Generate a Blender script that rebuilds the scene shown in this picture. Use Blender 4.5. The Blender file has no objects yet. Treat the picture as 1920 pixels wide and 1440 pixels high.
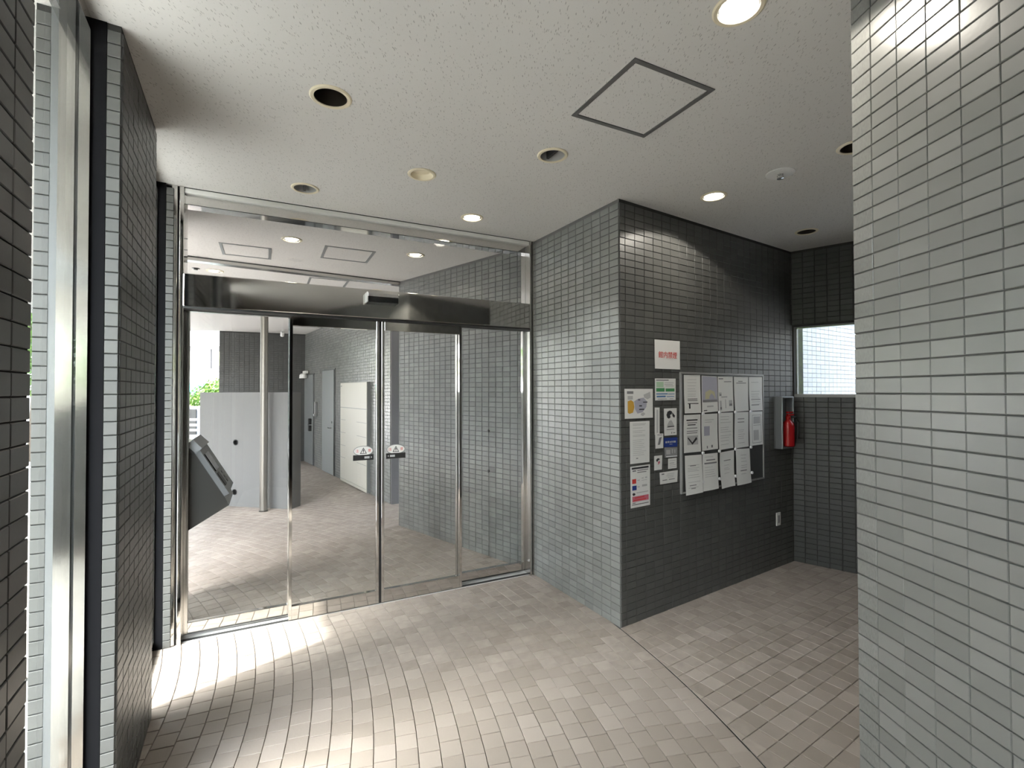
import bpy, bmesh, math, random
from mathutils import Vector, Matrix
random.seed(7)
SC = bpy.context.scene
COL = SC.collection
V2 = lambda a: Vector((a[0], a[1]))

# ------------------------------------------------------------------ camera, sky, sun, exposure
CAM_H, F_PX, PITCH, ROLL = 1.647, 910.0, 0.01445, -0.0018
cam_data = bpy.data.cameras.new('camera')
cam = bpy.data.objects.new('camera', cam_data); COL.objects.link(cam)
fwd = Vector((0, math.cos(PITCH), math.sin(PITCH))); up0 = Vector((0, -math.sin(PITCH), math.cos(PITCH)))
rt0 = Vector((1, 0, 0)); cr, sr = math.cos(ROLL), math.sin(ROLL)
CAM_R = cr * rt0 + sr * up0; CAM_U = -sr * rt0 + cr * up0; CAM_F = fwd
m = Matrix((CAM_R, CAM_U, -CAM_F)).transposed().to_4x4(); m.translation = (0, 0, CAM_H)
cam.matrix_world = m
cam_data.sensor_width = 36; cam_data.lens = F_PX / 1920 * 36; cam_data.clip_start = 0.02; cam_data.clip_end = 300
SC.camera = cam

def view_px(p):
    d = Vector(p) - Vector((0, 0, CAM_H)); z = d.dot(CAM_F)
    if z < .05: return None
    return 960 + F_PX * d.dot(CAM_R) / z, 720 - F_PX * d.dot(CAM_U) / z, z

SUN_AZ = (0.671, 0.741)          # the way the sunlight travels over the floor
SUN_EL = math.radians(54.0)
world = bpy.data.worlds.new('world'); SC.world = world; world.use_nodes = True
wn = world.node_tree.nodes; wl = world.node_tree.links; wn.clear()
sky = wn.new('ShaderNodeTexSky'); sky.sky_type = 'NISHITA'; sky.sun_disc = False
sky.sun_elevation = SUN_EL; sky.sun_rotation = math.atan2(-SUN_AZ[0], -SUN_AZ[1])
sky.dust_density = 3.0; sky.air_density = 1.0; sky.ozone_density = 1.0
hsv = wn.new('ShaderNodeHueSaturation'); hsv.inputs['Saturation'].default_value = 0.4
bg = wn.new('ShaderNodeBackground'); bg.inputs['Strength'].default_value = 3.2
wo = wn.new('ShaderNodeOutputWorld')
wl.new(sky.outputs[0], hsv.inputs['Color']); wl.new(hsv.outputs[0], bg.inputs[0]); wl.new(bg.outputs[0], wo.inputs[0])
sd = bpy.data.lights.new('sun', 'SUN'); sd.energy = 9.0; sd.angle = math.radians(1.2); sd.color = (1.0, 0.965, 0.9)
sun = bpy.data.objects.new('sun', sd); COL.objects.link(sun)
sun.rotation_euler = Vector((SUN_AZ[0] * math.cos(SUN_EL), SUN_AZ[1] * math.cos(SUN_EL), -math.sin(SUN_EL))).to_track_quat('-Z', 'Y').to_euler()
SC.view_settings.view_transform = 'Standard'; SC.view_settings.look = 'None'
SC.view_settings.gamma = 1.0; SC.view_settings.use_curve_mapping = False
SC.view_settings.exposure = 0.48
SC.cycles.use_denoising = True
SC.cycles.max_bounces = 14; SC.cycles.diffuse_bounces = 8; SC.cycles.glossy_bounces = 6
SC.cycles.transparent_max_bounces = 16; SC.cycles.caustics_reflective = False; SC.cycles.caustics_refractive = False
SC.cycles.sample_clamp_indirect = 6.0

# ------------------------------------------------------------------ materials
MATS = {}
def base_mat(name, col, rough=.5, metal=0, spec=.5):
    mt = bpy.data.materials.new(name); mt.use_nodes = True
    nt = mt.node_tree; b = nt.nodes['Principled BSDF']
    b.inputs['Base Color'].default_value = (*col, 1); b.inputs['Roughness'].default_value = rough
    b.inputs['Metallic'].default_value = metal; b.inputs['Specular IOR Level'].default_value = spec
    MATS[name] = mt
    return mt, nt, b
def nn(nt, t, **kw):
    n = nt.nodes.new(t)
    for k, v in kw.items(): setattr(n, k, v)
    return n
def mathn(nt, op, a, b=None):
    n = nn(nt, 'ShaderNodeMath', operation=op)
    for i, x in enumerate((a, b)):
        if x is None: continue
        if isinstance(x, (int, float)): n.inputs[i].default_value = x
        else: nt.links.new(x, n.inputs[i])
    return n.outputs[0]
def noise_bump(nt, b, scale, strength, dist=.002):
    tc = nn(nt, 'ShaderNodeTexCoord'); no = nn(nt, 'ShaderNodeTexNoise'); no.inputs['Scale'].default_value = scale
    no.inputs['Detail'].default_value = 4
    bu = nn(nt, 'ShaderNodeBump'); bu.inputs['Strength'].default_value = strength; bu.inputs['Distance'].default_value = dist
    nt.links.new(tc.outputs['Object'], no.inputs['Vector']); nt.links.new(no.outputs['Fac'], bu.inputs['Height']); nt.links.new(bu.outputs[0], b.inputs['Normal'])
    return no
def piece_random(nt):
    oi = nn(nt, 'ShaderNodeObjectInfo'); ge = nn(nt, 'ShaderNodeNewGeometry')
    return mathn(nt, 'FRACT', mathn(nt, 'ADD', oi.outputs['Random'], ge.outputs['Random Per Island']))
def tile_mat(name, cols, rough, bump, spec=.5):
    mt, nt, b = base_mat(name, cols[0], rough, 0, spec)
    r = piece_random(nt); cr_ = nn(nt, 'ShaderNodeValToRGB')
    el = cr_.color_ramp.elements
    while len(el) < len(cols): el.new(.5)
    for i, (p, c) in enumerate(zip([i / (len(cols) - 1) for i in range(len(cols))], cols)):
        el[i].position = p; el[i].color = (*c, 1)
    nt.links.new(r, cr_.inputs[0])
    no = noise_bump(nt, b, 90, bump, .0015)
    mx = nn(nt, 'ShaderNodeMix', data_type='RGBA', blend_type='MULTIPLY'); mx.inputs['Factor'].default_value = .35
    n2 = nn(nt, 'ShaderNodeTexNoise'); n2.inputs['Scale'].default_value = 240; n2.inputs['Detail'].default_value = 2
    nt.links.new(cr_.outputs[0], mx.inputs['A']); nt.links.new(n2.outputs['Fac'], mx.inputs['B'])
    nt.links.new(mx.outputs['Result'], b.inputs['Base Color'])
    return mt
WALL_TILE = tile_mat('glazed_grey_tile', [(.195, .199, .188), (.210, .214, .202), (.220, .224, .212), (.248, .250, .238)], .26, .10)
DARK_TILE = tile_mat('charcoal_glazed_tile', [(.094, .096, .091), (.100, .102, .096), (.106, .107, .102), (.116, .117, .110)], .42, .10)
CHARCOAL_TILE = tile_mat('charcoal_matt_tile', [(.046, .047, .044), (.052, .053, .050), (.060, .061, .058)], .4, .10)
YARD_TILE = tile_mat('pale_blue_grey_tile', [(.40, .425, .45), (.43, .455, .48), (.46, .485, .51)], .45, .08)
FLOOR_TILE = tile_mat('beige_floor_tile', [(.355, .305, .265), (.385, .333, .292), (.405, .352, .310), (.455, .398, .352)], .55, .25, .35)
GROUT = base_mat('grey_grout', (.108, .109, .103), .9)[0]
DGROUT = base_mat('charcoal_grout', (.035, .035, .033), .9)[0]
FGROUT = base_mat('floor_grout', (.175, .150, .128), .9)[0]
def simple(name, col, rough=.5, metal=0, spec=.5, bump=None):
    mt, nt, b = base_mat(name, col, rough, metal, spec)
    if bump: noise_bump(nt, b, *bump)
    return mt
MIRROR = simple('polished_stainless', (.68, .67, .65), .06, 1, bump=(14, .02, .004))
FRAMESTEEL = simple('window_frame_stainless', (.36, .355, .335), .10, 1, bump=(14, .02, .004))
STEEL = simple('hairline_stainless', (.55, .54, .52), .22, 1, bump=(120, .04, .001))
DARKSTEEL = simple('dark_bronze_steel', (.035, .035, .033), .3, .4, bump=(60, .05, .001))
BLACK = simple('black_rubber', (.012, .012, .012), .6)
DARKPAINT = simple('dark_grey_paint', (.06, .062, .062), .4)
CREAM = simple('cream_enamel', (.74, .66, .49), .4, bump=(30, .03, .001))
WHITE = simple('white_enamel', (.8, .79, .76), .4, bump=(30, .03, .001))
CHROME = simple('chrome_reflector', (.75, .75, .75), .12, 1, bump=(40, .02, .001))
BAFFLE = simple('dark_bronze_baffle', (.03, .024, .018), .45, .3)
PAPER = simple('white_paper', (.78, .78, .76), .6, bump=(25, .12, .003))
INK = simple('grey_ink', (.22, .22, .23), .7)
LIGHTINK = simple('pale_ink', (.5, .5, .5), .7)
BLACKINK = simple('black_ink', (.03, .03, .035), .6)
REDINK = simple('red_ink', (.62, .05, .04), .6)
PINKINK = simple('pink_ink', (.6, .16, .22), .6)
BLUEINK = simple('blue_ink', (.02, .05, .26), .5)
GREENINK = simple('green_ink', (.06, .28, .10), .6)
PALEGREEN = simple('pale_green_ink', (.45, .62, .45), .6)
MIDBLUE = simple('mid_blue_ink', (.08, .2, .42), .6)
ORANGEINK = simple('orange_ink', (.62, .36, .06), .6)
LILACINK = simple('lilac_ink', (.42, .42, .50), .6)
YELLOWINK = simple('straw_ink', (.55, .52, .34), .6)
GREYPAINT = simple('grey_door_paint', (.195, .205, .205), .4, bump=(60, .04, .001))
LILACPANEL = simple('slate_panel_paint', (.20, .20, .215), .35, bump=(40, .03, .001))
BOXMETAL = simple('grey_box_metal', (.25, .26, .27), .35, .6, bump=(60, .03, .001))
IVORY = simple('ivory_panel', (.47, .445, .38), .35, bump=(12, .04, .002))
RED = simple('red_lacquer', (.34, .008, .010), .25)
PLASTIC = simple('clear_pale_plastic', (.85, .86, .88), .2)
GREYPLASTIC = simple('grey_plastic', (.28, .28, .28), .35)
CONCRETE = simple('grey_concrete', (.165, .165, .160), .75, bump=(9, .15, .01))
ASPHALT = simple('pale_paving', (.46, .45, .43), .9, bump=(20, .2, .01))
RENDERWHITE = simple('white_render', (.36, .36, .355), .8, bump=(15, .1, .01))
FRAMEDARK = simple('dark_panel_metal', (.10, .105, .11), .4, .3)
HATCHFRAME = simple('dark_grey_anodised_frame', (.10, .098, .095), .5)
BLDFRAME = simple('building_frame_grey', (.10, .10, .105), .5)
REFLECTOR = simple('satin_aluminium_reflector', (.50, .49, .47), .30, .35, bump=(40, .02, .001))
FRAMEGREY = simple('grey_window_frame', (.35, .35, .35), .5)
WINGLASS = simple('tree_reflection_tinted_pane', (.34, .37, .20), .08)  # yellow-green base stands in for trees mirrored in the panes
TEAL = simple('teal_awning_cloth', (.03, .28, .25), .7)
BARK = simple('tree_bark', (.14, .10, .07), .9, bump=(30, .4, .01))
LEAF = tile_mat('bright_leaf', [(.08, .19, .03), (.15, .28, .04), (.22, .36, .06)], .5, .05)
POLESTEEL = simple('dull_pole_steel', (.24, .225, .20), .42, .7, bump=(60, .05, .001))
TRACKALU = simple('pale_track_aluminium', (.55, .54, .52), .5, .2)
MATTBLACK = simple('matt_black_paint', (.008, .008, .009), .9, 0, .05)
ANODISED = simple('matt_aluminium', (.30, .30, .295), .45, .3)
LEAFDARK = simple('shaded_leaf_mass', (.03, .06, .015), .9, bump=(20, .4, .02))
SCREEN = simple('black_glass_screen', (.01, .011, .012), .1)
BLUEBOX = simple('blue_grey_paint', (.33, .37, .43), .5)
def emit_mat(name, col, s):
    mt, nt, b = base_mat(name, (.8, .8, .8)); b.inputs['Emission Color'].default_value = (*col, 1); b.inputs['Emission Strength'].default_value = s
    return mt
BULB = emit_mat('lit_lamp_glow', (1, .93, .80), 14)
def glass_mat(name, tint, boost):
    mt = bpy.data.materials.new(name); mt.use_nodes = True; nt = mt.node_tree; nt.nodes.clear()
    out = nn(nt, 'ShaderNodeOutputMaterial'); tr = nn(nt, 'ShaderNodeBsdfTransparent'); gl = nn(nt, 'ShaderNodeBsdfGlossy')
    tr.inputs[0].default_value = (*tint, 1); gl.inputs['Roughness'].default_value = 0.0; gl.inputs['Color'].default_value = (1, 1, 1, 1)
    ge = nn(nt, 'ShaderNodeNewGeometry'); dt = nn(nt, 'ShaderNodeVectorMath', operation='DOT_PRODUCT')
    nt.links.new(ge.outputs['Incoming'], dt.inputs[0]); nt.links.new(ge.outputs['True Normal'], dt.inputs[1])
    sch = mathn(nt, 'POWER', mathn(nt, 'SUBTRACT', 1.0, mathn(nt, 'ABSOLUTE', dt.outputs['Value'])), 5.0)   # Schlick, the same from both sides
    f = mathn(nt, 'MINIMUM', mathn(nt, 'MULTIPLY', mathn(nt, 'ADD', mathn(nt, 'MULTIPLY', sch, .96), .04), boost), .95)
    mx = nn(nt, 'ShaderNodeMixShader'); nt.links.new(f, mx.inputs[0]); nt.links.new(tr.outputs[0], mx.inputs[1]); nt.links.new(gl.outputs[0], mx.inputs[2])
    nt.links.new(mx.outputs[0], out.inputs[0]); MATS[name] = mt
    return mt
GLASS = glass_mat('clear_glass', (.955, .965, .96), 1.0)
GREENGLASS = glass_mat('greenish_glass', (.935, .965, .96), 1.0)
def ceiling_mat():
    mt, nt, b = base_mat('fissured_ceiling_board', (.66, .64, .61), .85, 0, .2)
    tc = nn(nt, 'ShaderNodeTexCoord'); mp = nn(nt, 'ShaderNodeMapping'); mp.inputs['Rotation'].default_value = (0, 0, math.radians(-26.8)); mp.inputs['Scale'].default_value = (165, 34, 1)
    no = nn(nt, 'ShaderNodeTexNoise'); no.inputs['Scale'].default_value = 28; no.inputs['Detail'].default_value = 2
    ad = nn(nt, 'ShaderNodeVectorMath', operation='MULTIPLY_ADD'); ad.inputs[1].default_value = (.018, .018, 0)
    nt.links.new(tc.outputs['Object'], no.inputs['Vector']); nt.links.new(no.outputs['Color'], ad.inputs[0]); nt.links.new(tc.outputs['Object'], ad.inputs[2])
    nt.links.new(ad.outputs[0], mp.inputs['Vector'])
    vo = nn(nt, 'ShaderNodeTexVoronoi'); vo.inputs['Scale'].default_value = 1; vo.voronoi_dimensions = '2D'; vo.inputs['Randomness'].default_value = 1
    nt.links.new(mp.outputs[0], vo.inputs['Vector'])
    sp = nn(nt, 'ShaderNodeSeparateColor'); nt.links.new(vo.outputs['Color'], sp.inputs[0])
    lim = mathn(nt, 'MULTIPLY', mathn(nt, 'MAXIMUM', mathn(nt, 'SUBTRACT', sp.outputs[0], .55), 0), .6)
    fleck = mathn(nt, 'LESS_THAN', vo.outputs['Distance'], lim)
    mx = nn(nt, 'ShaderNodeMix', data_type='RGBA'); mx.inputs['A'].default_value = (.66, .64, .61, 1); mx.inputs['B'].default_value = (.40, .385, .36, 1)
    nt.links.new(fleck, mx.inputs['Factor'])
    nt.links.new(mx.outputs['Result'], b.inputs['Base Color'])
    bu = nn(nt, 'ShaderNodeBump'); bu.invert = True; bu.inputs['Strength'].default_value = .6; bu.inputs['Distance'].default_value = .003
    nt.links.new(fleck, bu.inputs['Height']); nt.links.new(bu.outputs[0], b.inputs['Normal'])
    return mt
CEIL = ceiling_mat()
FASCIA = simple('slab_concrete', (.5, .5, .49), .8, bump=(9, .15, .01))

# ------------------------------------------------------------------ mesh helpers
class MB:
    def __init__(s): s.v = []; s.f = []; s.mi = []; s.mats = []; s.cur = 0
    def mat(s, m):
        if m not in s.mats: s.mats.append(m)
        s.cur = s.mats.index(m); return s
    def face(s, pts):
        n = len(s.v); s.v += [tuple(p) for p in pts]; s.f.append(tuple(range(n, n + len(pts)))); s.mi.append(s.cur); return s
    def add(s, vs, fs):
        n = len(s.v); s.v += [tuple(p) for p in vs]
        for f in fs: s.f.append(tuple(n + i for i in f)); s.mi.append(s.cur)
        return s
    def prism(s, poly, z0, z1):
        poly = [tuple(p[:2]) for p in poly]
        a = sum(poly[i][0] * poly[(i + 1) % len(poly)][1] - poly[(i + 1) % len(poly)][0] * poly[i][1] for i in range(len(poly)))
        if a < 0: poly = poly[::-1]
        n = len(poly); vs = [(x, y, z0) for x, y in poly] + [(x, y, z1) for x, y in poly]
        fs = [tuple(range(n - 1, -1, -1)), tuple(range(n, 2 * n))] + [(i, (i + 1) % n, n + (i + 1) % n, n + i) for i in range(n)]
        return s.add(vs, fs)
    def box(s, o, ux, uy, a0, a1, b0, b1, z0, z1, ch=0):
        """box in the plan frame o + a*ux + b*uy"""
        P = lambda a, b: (o[0] + a * ux[0] + b * uy[0], o[1] + a * ux[1] + b * uy[1])
        if ch <= 0: return s.prism([P(a0, b0), P(a1, b0), P(a1, b1), P(a0, b1)], z0, z1)
        Q = lambda a, b, z: (*P(a, b), z)
        bm = bmesh.new()
        vs = [bm.verts.new(Q(a, b, z)) for z in (z0, z1) for a, b in ((a0, b0), (a1, b0), (a1, b1), (a0, b1))]
        for f in ((3, 2, 1, 0), (4, 5, 6, 7), (0, 1, 5, 4), (1, 2, 6, 5), (2, 3, 7, 6), (3, 0, 4, 7)): bm.faces.new([vs[i] for i in f])
        bmesh.ops.recalc_face_normals(bm, faces=bm.faces)
        bmesh.ops.bevel(bm, geom=list(bm.edges), offset=ch, segments=2, affect='EDGES', profile=.5)
        bm.verts.index_update()
        s.add([v.co[:] for v in bm.verts], [[v.index for v in f.verts] for f in bm.faces]); bm.free()
        return s
    def lathe(s, prof, c=(0, 0, 0), n=32, cap0=False, cap1=False, ax=None):
        """prof: (r, h) pairs round the axis"""
        ax = (ax or Vector((0, 0, 1))).normalized(); t = ax.orthogonal().normalized(); w = ax.cross(t)
        c = Vector(c); vs = []; fs = []
        for r, h in prof:
            for i in range(n):
                an = 2 * math.pi * i / n; vs.append(c + ax * h + (t * math.cos(an) + w * math.sin(an)) * r)
        for k in range(len(prof) - 1):
            for i in range(n):
                j = (i + 1) % n; fs.append((k * n + i, k * n + j, (k + 1) * n + j, (k + 1) * n + i))
        if cap0: fs.append(tuple(range(n - 1, -1, -1)))
        if cap1: fs.append(tuple((len(prof) - 1) * n + i for i in range(n)))
        return s.add(vs, fs)
    def tube(s, pts, r, n=10):
        pts = [Vector(p) for p in pts]; vs = []; fs = []
        for k, p in enumerate(pts):
            d = (pts[min(k + 1, len(pts) - 1)] - pts[max(k - 1, 0)]).normalized(); t = d.orthogonal().normalized(); w = d.cross(t)
            rr = r[k] if isinstance(r, (list, tuple)) else r
            for i in range(n): an = 2 * math.pi * i / n; vs.append(p + (t * math.cos(an) + w * math.sin(an)) * rr)
        for k in range(len(pts) - 1):
            for i in range(n): j = (i + 1) % n; fs.append((k * n + i, k * n + j, (k + 1) * n + j, (k + 1) * n + i))
        fs += [tuple(range(n - 1, -1, -1)), tuple((len(pts) - 1) * n + i for i in range(n))]
        return s.add(vs, fs)
    def mesh(s, name, mat=None, smooth=False):
        me = bpy.data.meshes.new(name); me.from_pydata(s.v, [], s.f)
        for mm in (s.mats or [mat]): me.materials.append(mm)
        if s.mats: me.polygons.foreach_set('material_index', s.mi)
        if smooth: me.polygons.foreach_set('use_smooth', [True] * len(me.polygons)); me.set_sharp_from_angle(angle=math.radians(35))
        me.validate(); return me
    def build(s, name, mat=None, parent=None, smooth=False, fix=True):
        me = s.mesh(name, mat, smooth)
        if fix:
            bm = bmesh.new(); bm.from_mesh(me); bmesh.ops.recalc_face_normals(bm, faces=bm.faces); bm.to_mesh(me); bm.free()
        return link(name, me, parent)
def link(name, me, parent=None):
    o = bpy.data.objects.new(name, me); COL.objects.link(o)
    if parent is not None:
        o.parent = parent; o.matrix_parent_inverse = parent.matrix_world.inverted() if parent.type != 'EMPTY' else INV.get(parent.name, Matrix.Identity(4))
    return o
INV = {}
def empty(name, loc=(0, 0, 0)):
    o = bpy.data.objects.new(name, None); COL.objects.link(o); o.location = loc; o.empty_display_size = .05
    INV[o.name] = Matrix.Translation(Vector(loc)).inverted()
    return o
def tag(o, label=None, cat=None, group=None, kind=None):
    if label: o['label'] = label
    if cat: o['category'] = cat
    if group: o['group'] = group
    if kind: o['kind'] = kind
    return o
def structure(o, label=None):
    o['kind'] = 'structure'
    if label: o['label'] = label
    return o
def copy_tree(o, parent=None, delta=None):
    c = o.copy(); COL.objects.link(c)
    if parent is not None: c.parent = parent
    for ch in list(o.children): copy_tree(ch, c)
    return c

# ------------------------------------------------------------------ plan of the place (metres; x right, y ahead, z up)
CEIL_Z = 3.0
PB = Vector((-1.443, 1.782)); PD = Vector((-.4848, .8746)); PN = Vector((.8746, .4848))   # pier line, along it, into the room
pier = lambda t, w=0: PB + PD * t - PN * w                                               # w: depth behind the inner face
PIER_W = .236
J = Vector((-2.175, 3.215)); D = Vector((.89299, .45009)); N = Vector((-.45009, .89299))  # door line: origin, along, outwards
door = lambda a, b=0: J + D * a + N * b
JR = Vector((.186, 4.405)); CORNER = Vector((.754, 3.397)); DARK = Vector((2.723, 4.718))
ED = Vector((.73913, -.67356))
RW = Vector((1.150, 1.622)); RD = Vector((.06, -.998)).normalized()
XE = Vector((-1.389, 5.979)); W0 = Vector((-1.779, 7.114)); W1 = Vector((-4.90, 11.50)); FL = Vector((-6.52, 10.80))
RC = Vector((-5.2, 1.0)); R_JOINT = 6.41     # centre of the paving rings, radius of the expansion joint

# ------------------------------------------------------------------ tiles
TW, TH, TP = .0993, .0496, .0035
def tile_verts(w, h, d=.006, ch=.0018):
    w2, h2 = w / 2, h / 2
    vs = []
    for (y, k) in ((0, 0), (d - ch, 0), (d, ch)):
        vs += [(-w2 + k, y, -h2 + k), (w2 - k, y, -h2 + k), (w2 - k, y, h2 - k), (-w2 + k, y, h2 - k)]
    fs = [(8, 9, 10, 11)]
    for k in (0, 4):
        for i in range(4): j = (i + 1) % 4; fs.append((k + i, k + j, k + 4 + j, k + 4 + i))
    return vs, fs
def tile_mesh(name, w, h, mat, d=.006, ch=.0018):
    vs, fs = tile_verts(w, h, d, ch)
    b = MB(); b.add(vs, fs); me = b.mesh(name, mat)
    bm = bmesh.new(); bm.from_mesh(me)
    bmesh.ops.recalc_face_normals(bm, faces=bm.faces)
    f = max(bm.faces, key=lambda q: q.calc_center_median().y)
    if f.normal.y < 0: bmesh.ops.reverse_faces(bm, faces=bm.faces)
    bm.to_mesh(me); bm.free(); return me
TILE_ME = {m_: tile_mesh('tile', TW - TP, TH - TP, m_) for m_ in (WALL_TILE, DARK_TILE, CHARCOAL_TILE, YARD_TILE)}
HALF_ME = tile_mesh('corner_tile', .040, TH - TP, DARK_TILE)

def tiled_face(wall, p0, p1, out, z0=0, z1=CEIL_Z, singles=300, first=TW, tw=TW, th=TH, me=None, mat=WALL_TILE, name='tile', skip=None, xmin=-1e9, xmax=1e9, hole=None):
    """stack-bonded tiles on the face p0-p1 of a wall, largest in the photograph as single parts, the rest as one part"""
    p0, p1, out = V2(p0), V2(p1), V2(out).normalized()
    L = (p1 - p0).length; u = (p1 - p0) / L; me = me or TILE_ME[mat]
    if u.x * out.y - u.y * out.x < 0: flip = True
    else: flip = False
    cols = []; a = 0.0; w = first
    while a < L - .004:
        e = min(a + w, L); cols.append((a, e)); a = e; w = tw
    rows = int(round((z1 - z0) / th)); cells = []
    for (a0, a1) in cols:
        for k in range(rows):
            za = z0 + k * th; zb = min(za + th, z1)
            am, zm = (a0 + a1) / 2, (za + zb) / 2
            if hole and hole(am, zm): continue
            c = p0 + u * am + out * .004
            P = Vector((c.x, c.y, zm)); full = abs(a1 - a0 - tw) < .006 and abs(zb - za - th) < .002
            size = 0
            if full and singles:
                q = view_px(P); toc = Vector((0, 0)) - c
                if q and toc.dot(out) > 0 and max(-25, xmin) < q[0] < min(1945, xmax) and -20 < q[1] < 1460 and not (skip and skip(am, zm)):
                    size = toc.normalized().dot(out) / q[2] ** 2
            cells.append((size, am, a1 - a0, zm, zb - za, c))
    cells.sort(key=lambda c: -c[0])
    ang = math.atan2(u.y, u.x)
    rot = ang if not flip else ang + math.pi
    if abs((Matrix.Rotation(rot, 2) @ Vector((0, 1)) - out).length) > .1: rot += math.pi
    field = MB(); n = 0
    for size, am, w, zm, h, c in cells:
        if size > 0 and n < singles:
            o = bpy.data.objects.new(name, me); COL.objects.link(o); o.parent = wall
            o.matrix_parent_inverse = INV.get(wall.name, Matrix.Identity(4))
            jit = random.gauss(0, .0004)
            o.location = (c.x + out.x * (jit - .0045), c.y + out.y * (jit - .0045), zm)
            o.rotation_euler = (random.gauss(0, .002), 0, rot + random.gauss(0, .002)); n += 1
        else:
            vs, fs = tile_verts(max(w - TP, .004), max(h - TP, .004)); R = Matrix.Rotation(rot, 2); j = random.gauss(0, .0004)
            q = []
            for x, y, z in vs:
                r = R @ Vector((x, y - .0005 + j)); q.append((c.x - out.x * .004 + r.x, c.y - out.y * .004 + r.y, zm + z))
            field.add(q, fs)
    if field.v:
        f = field.build('tile_field', mat, wall); f['kind'] = 'stuff'
    return n
def wall_block(name, poly, label, z0=-.02, z1=CEIL_Z, mat=GROUT):
    o = MB().prism(poly, z0, z1).build(name, mat); structure(o, label); return o

# ------------------------------------------------------------------ floor
def in_poly(p, poly):
    c = False; n = len(poly)
    for i in range(n):
        a, b = poly[i], poly[(i + 1) % n]
        if (a[1] > p[1]) != (b[1] > p[1]) and p[0] < (b[0] - a[0]) * (p[1] - a[1]) / (b[1] - a[1]) + a[0]: c = not c
    return c
SLAB_L = pier(-3.6, .45); 
FLOOR_POLY = [pier(-3.6, .30), pier(1.55, .30), pier(1.75, 1.9), (-9.0, 10.8), (-6.9, 12.4), (2.5, 12.6), (3.0, 5.1), (5.1, 2.9), (5.1, -2.8), (-.5, -2.8)]
b = MB(); b.face([(*p[:2], -.006) for p in FLOOR_POLY])
floor = b.build('floor', FGROUT); structure(floor, 'floor of small square beige tiles laid in rings')
fm = floor.data
bm = bmesh.new(); bm.from_mesh(fm)
for f in bm.faces:
    if f.normal.z < 0: f.normal_flip()
bm.to_mesh(fm); bm.free()
FT = .0985; FG = .0034
fvs, ffs = tile_verts(FT - FG, FT - FG, .008, .0016)
FLOOR_ME = tile_mesh('floor_tile', FT - FG, FT - FG, FLOOR_TILE, .008, .0016)
def flat(vs, p, ang, dz):
    c, s = math.cos(ang), math.sin(ang)
    return [(p[0] + x * c - z * s, p[1] + x * s + z * c, y - .008 + dz) for x, y, z in vs]
cells = []
k = 0
while True:
    r = R_JOINT - .004 - FT * (k + .5)
    if r < 2.6: break
    n = int(2 * math.pi * r / FT); off = random.random() * 6.28
    for i in range(n):
        an = off + 2 * math.pi * i / n
        p = (RC.x + r * math.cos(an), RC.y + r * math.sin(an))
        if in_poly(p, FLOOR_POLY): cells.append((p, an))
    k += 1
# beyond the joint, outside the door, the rings go on outwards
k = 0
while True:
    r = R_JOINT + .004 + FT * (k + .5)
    if r > 12.0: break
    n = int(2 * math.pi * r / FT); off = random.random() * 6.28
    for i in range(n):
        an = off + 2 * math.pi * i / n
        p = (RC.x + r * math.cos(an), RC.y + r * math.sin(an))
        if in_poly(p, FLOOR_POLY) and (V2(p) - J).dot(N) > .3: cells.append((p, an))
    k += 1
ftile_cells = []
for p, an in cells:
    q = view_px((p[0], p[1], 0))
    size = 0
    if q and -30 < q[0] < 1640 and q[1] < 1480 and (V2(p) - PB).dot(PN) > .06 and (V2(p) - J).dot(N) < -.1: size = 1 / q[2] ** 3
    ftile_cells.append((size, p, an))
# straight tiles right of the joint
ND = (DARK - CORNER).normalized(); NO = Vector((ND.y, -ND.x))      # along the notice wall, out of it into the room
clipped = MB()
for i in range(-12, 62):
    for jn in range(0, 75):
        c = CORNER + ND * (FT * (i + .5)) + NO * (FT * (jn + .5))
        if not in_poly(c, FLOOR_POLY) or c.x > 4.6: continue
        dr = (c - RC).length - R_JOINT
        ang = math.atan2(ND.y, ND.x)
        if dr > FT * .72:
            q = view_px((c.x, c.y, 0)); size = 0
            if q and -30 < q[0] < 1625 and q[1] < 1480: size = 1 / q[2] ** 3
            ftile_cells.append((size, (c.x, c.y), ang))
        elif dr > -FT * .6:
            h = (FT - FG) / 2; sq = [c + ND * (sx * h) + NO * (sy * h) for sx, sy in ((-1, -1), (1, -1), (1, 1), (-1, 1))]
            rd = (c - RC).normalized(); keep = []
            for a in range(4):
                A_, B_ = sq[a], sq[(a + 1) % 4]; da, db = (A_ - RC).dot(rd) - R_JOINT - .005, (B_ - RC).dot(rd) - R_JOINT - .005
                if da > 0: keep.append(A_)
                if da * db < 0: keep.append(A_ + (B_ - A_) * (da / (da - db)))
            if len(keep) > 2: clipped.prism([(v.x, v.y) for v in keep], -.008, 0)
ftile_cells.sort(key=lambda c: -c[0])
field = MB(); n = 0
for size, p, an in ftile_cells:
    if size > 0 and n < 300:
        o = bpy.data.objects.new('floor_tile', FLOOR_ME); COL.objects.link(o); o.parent = floor
        o.location = (p[0], p[1], -.008 + random.gauss(0, .0005)); o.rotation_euler = (math.pi / 2, 0, an + math.pi / 2 + random.gauss(0, .006)); n += 1
        # the mesh looks along +y; turned up by the rotation about x
    else:
        field.add(flat(fvs, p, an + random.gauss(0, .006), random.gauss(0, .0004)), ffs)
field.add(clipped.v, clipped.f)
ff = field.build('floor_tile_field', FLOOR_TILE, floor); ff['kind'] = 'stuff'
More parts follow.
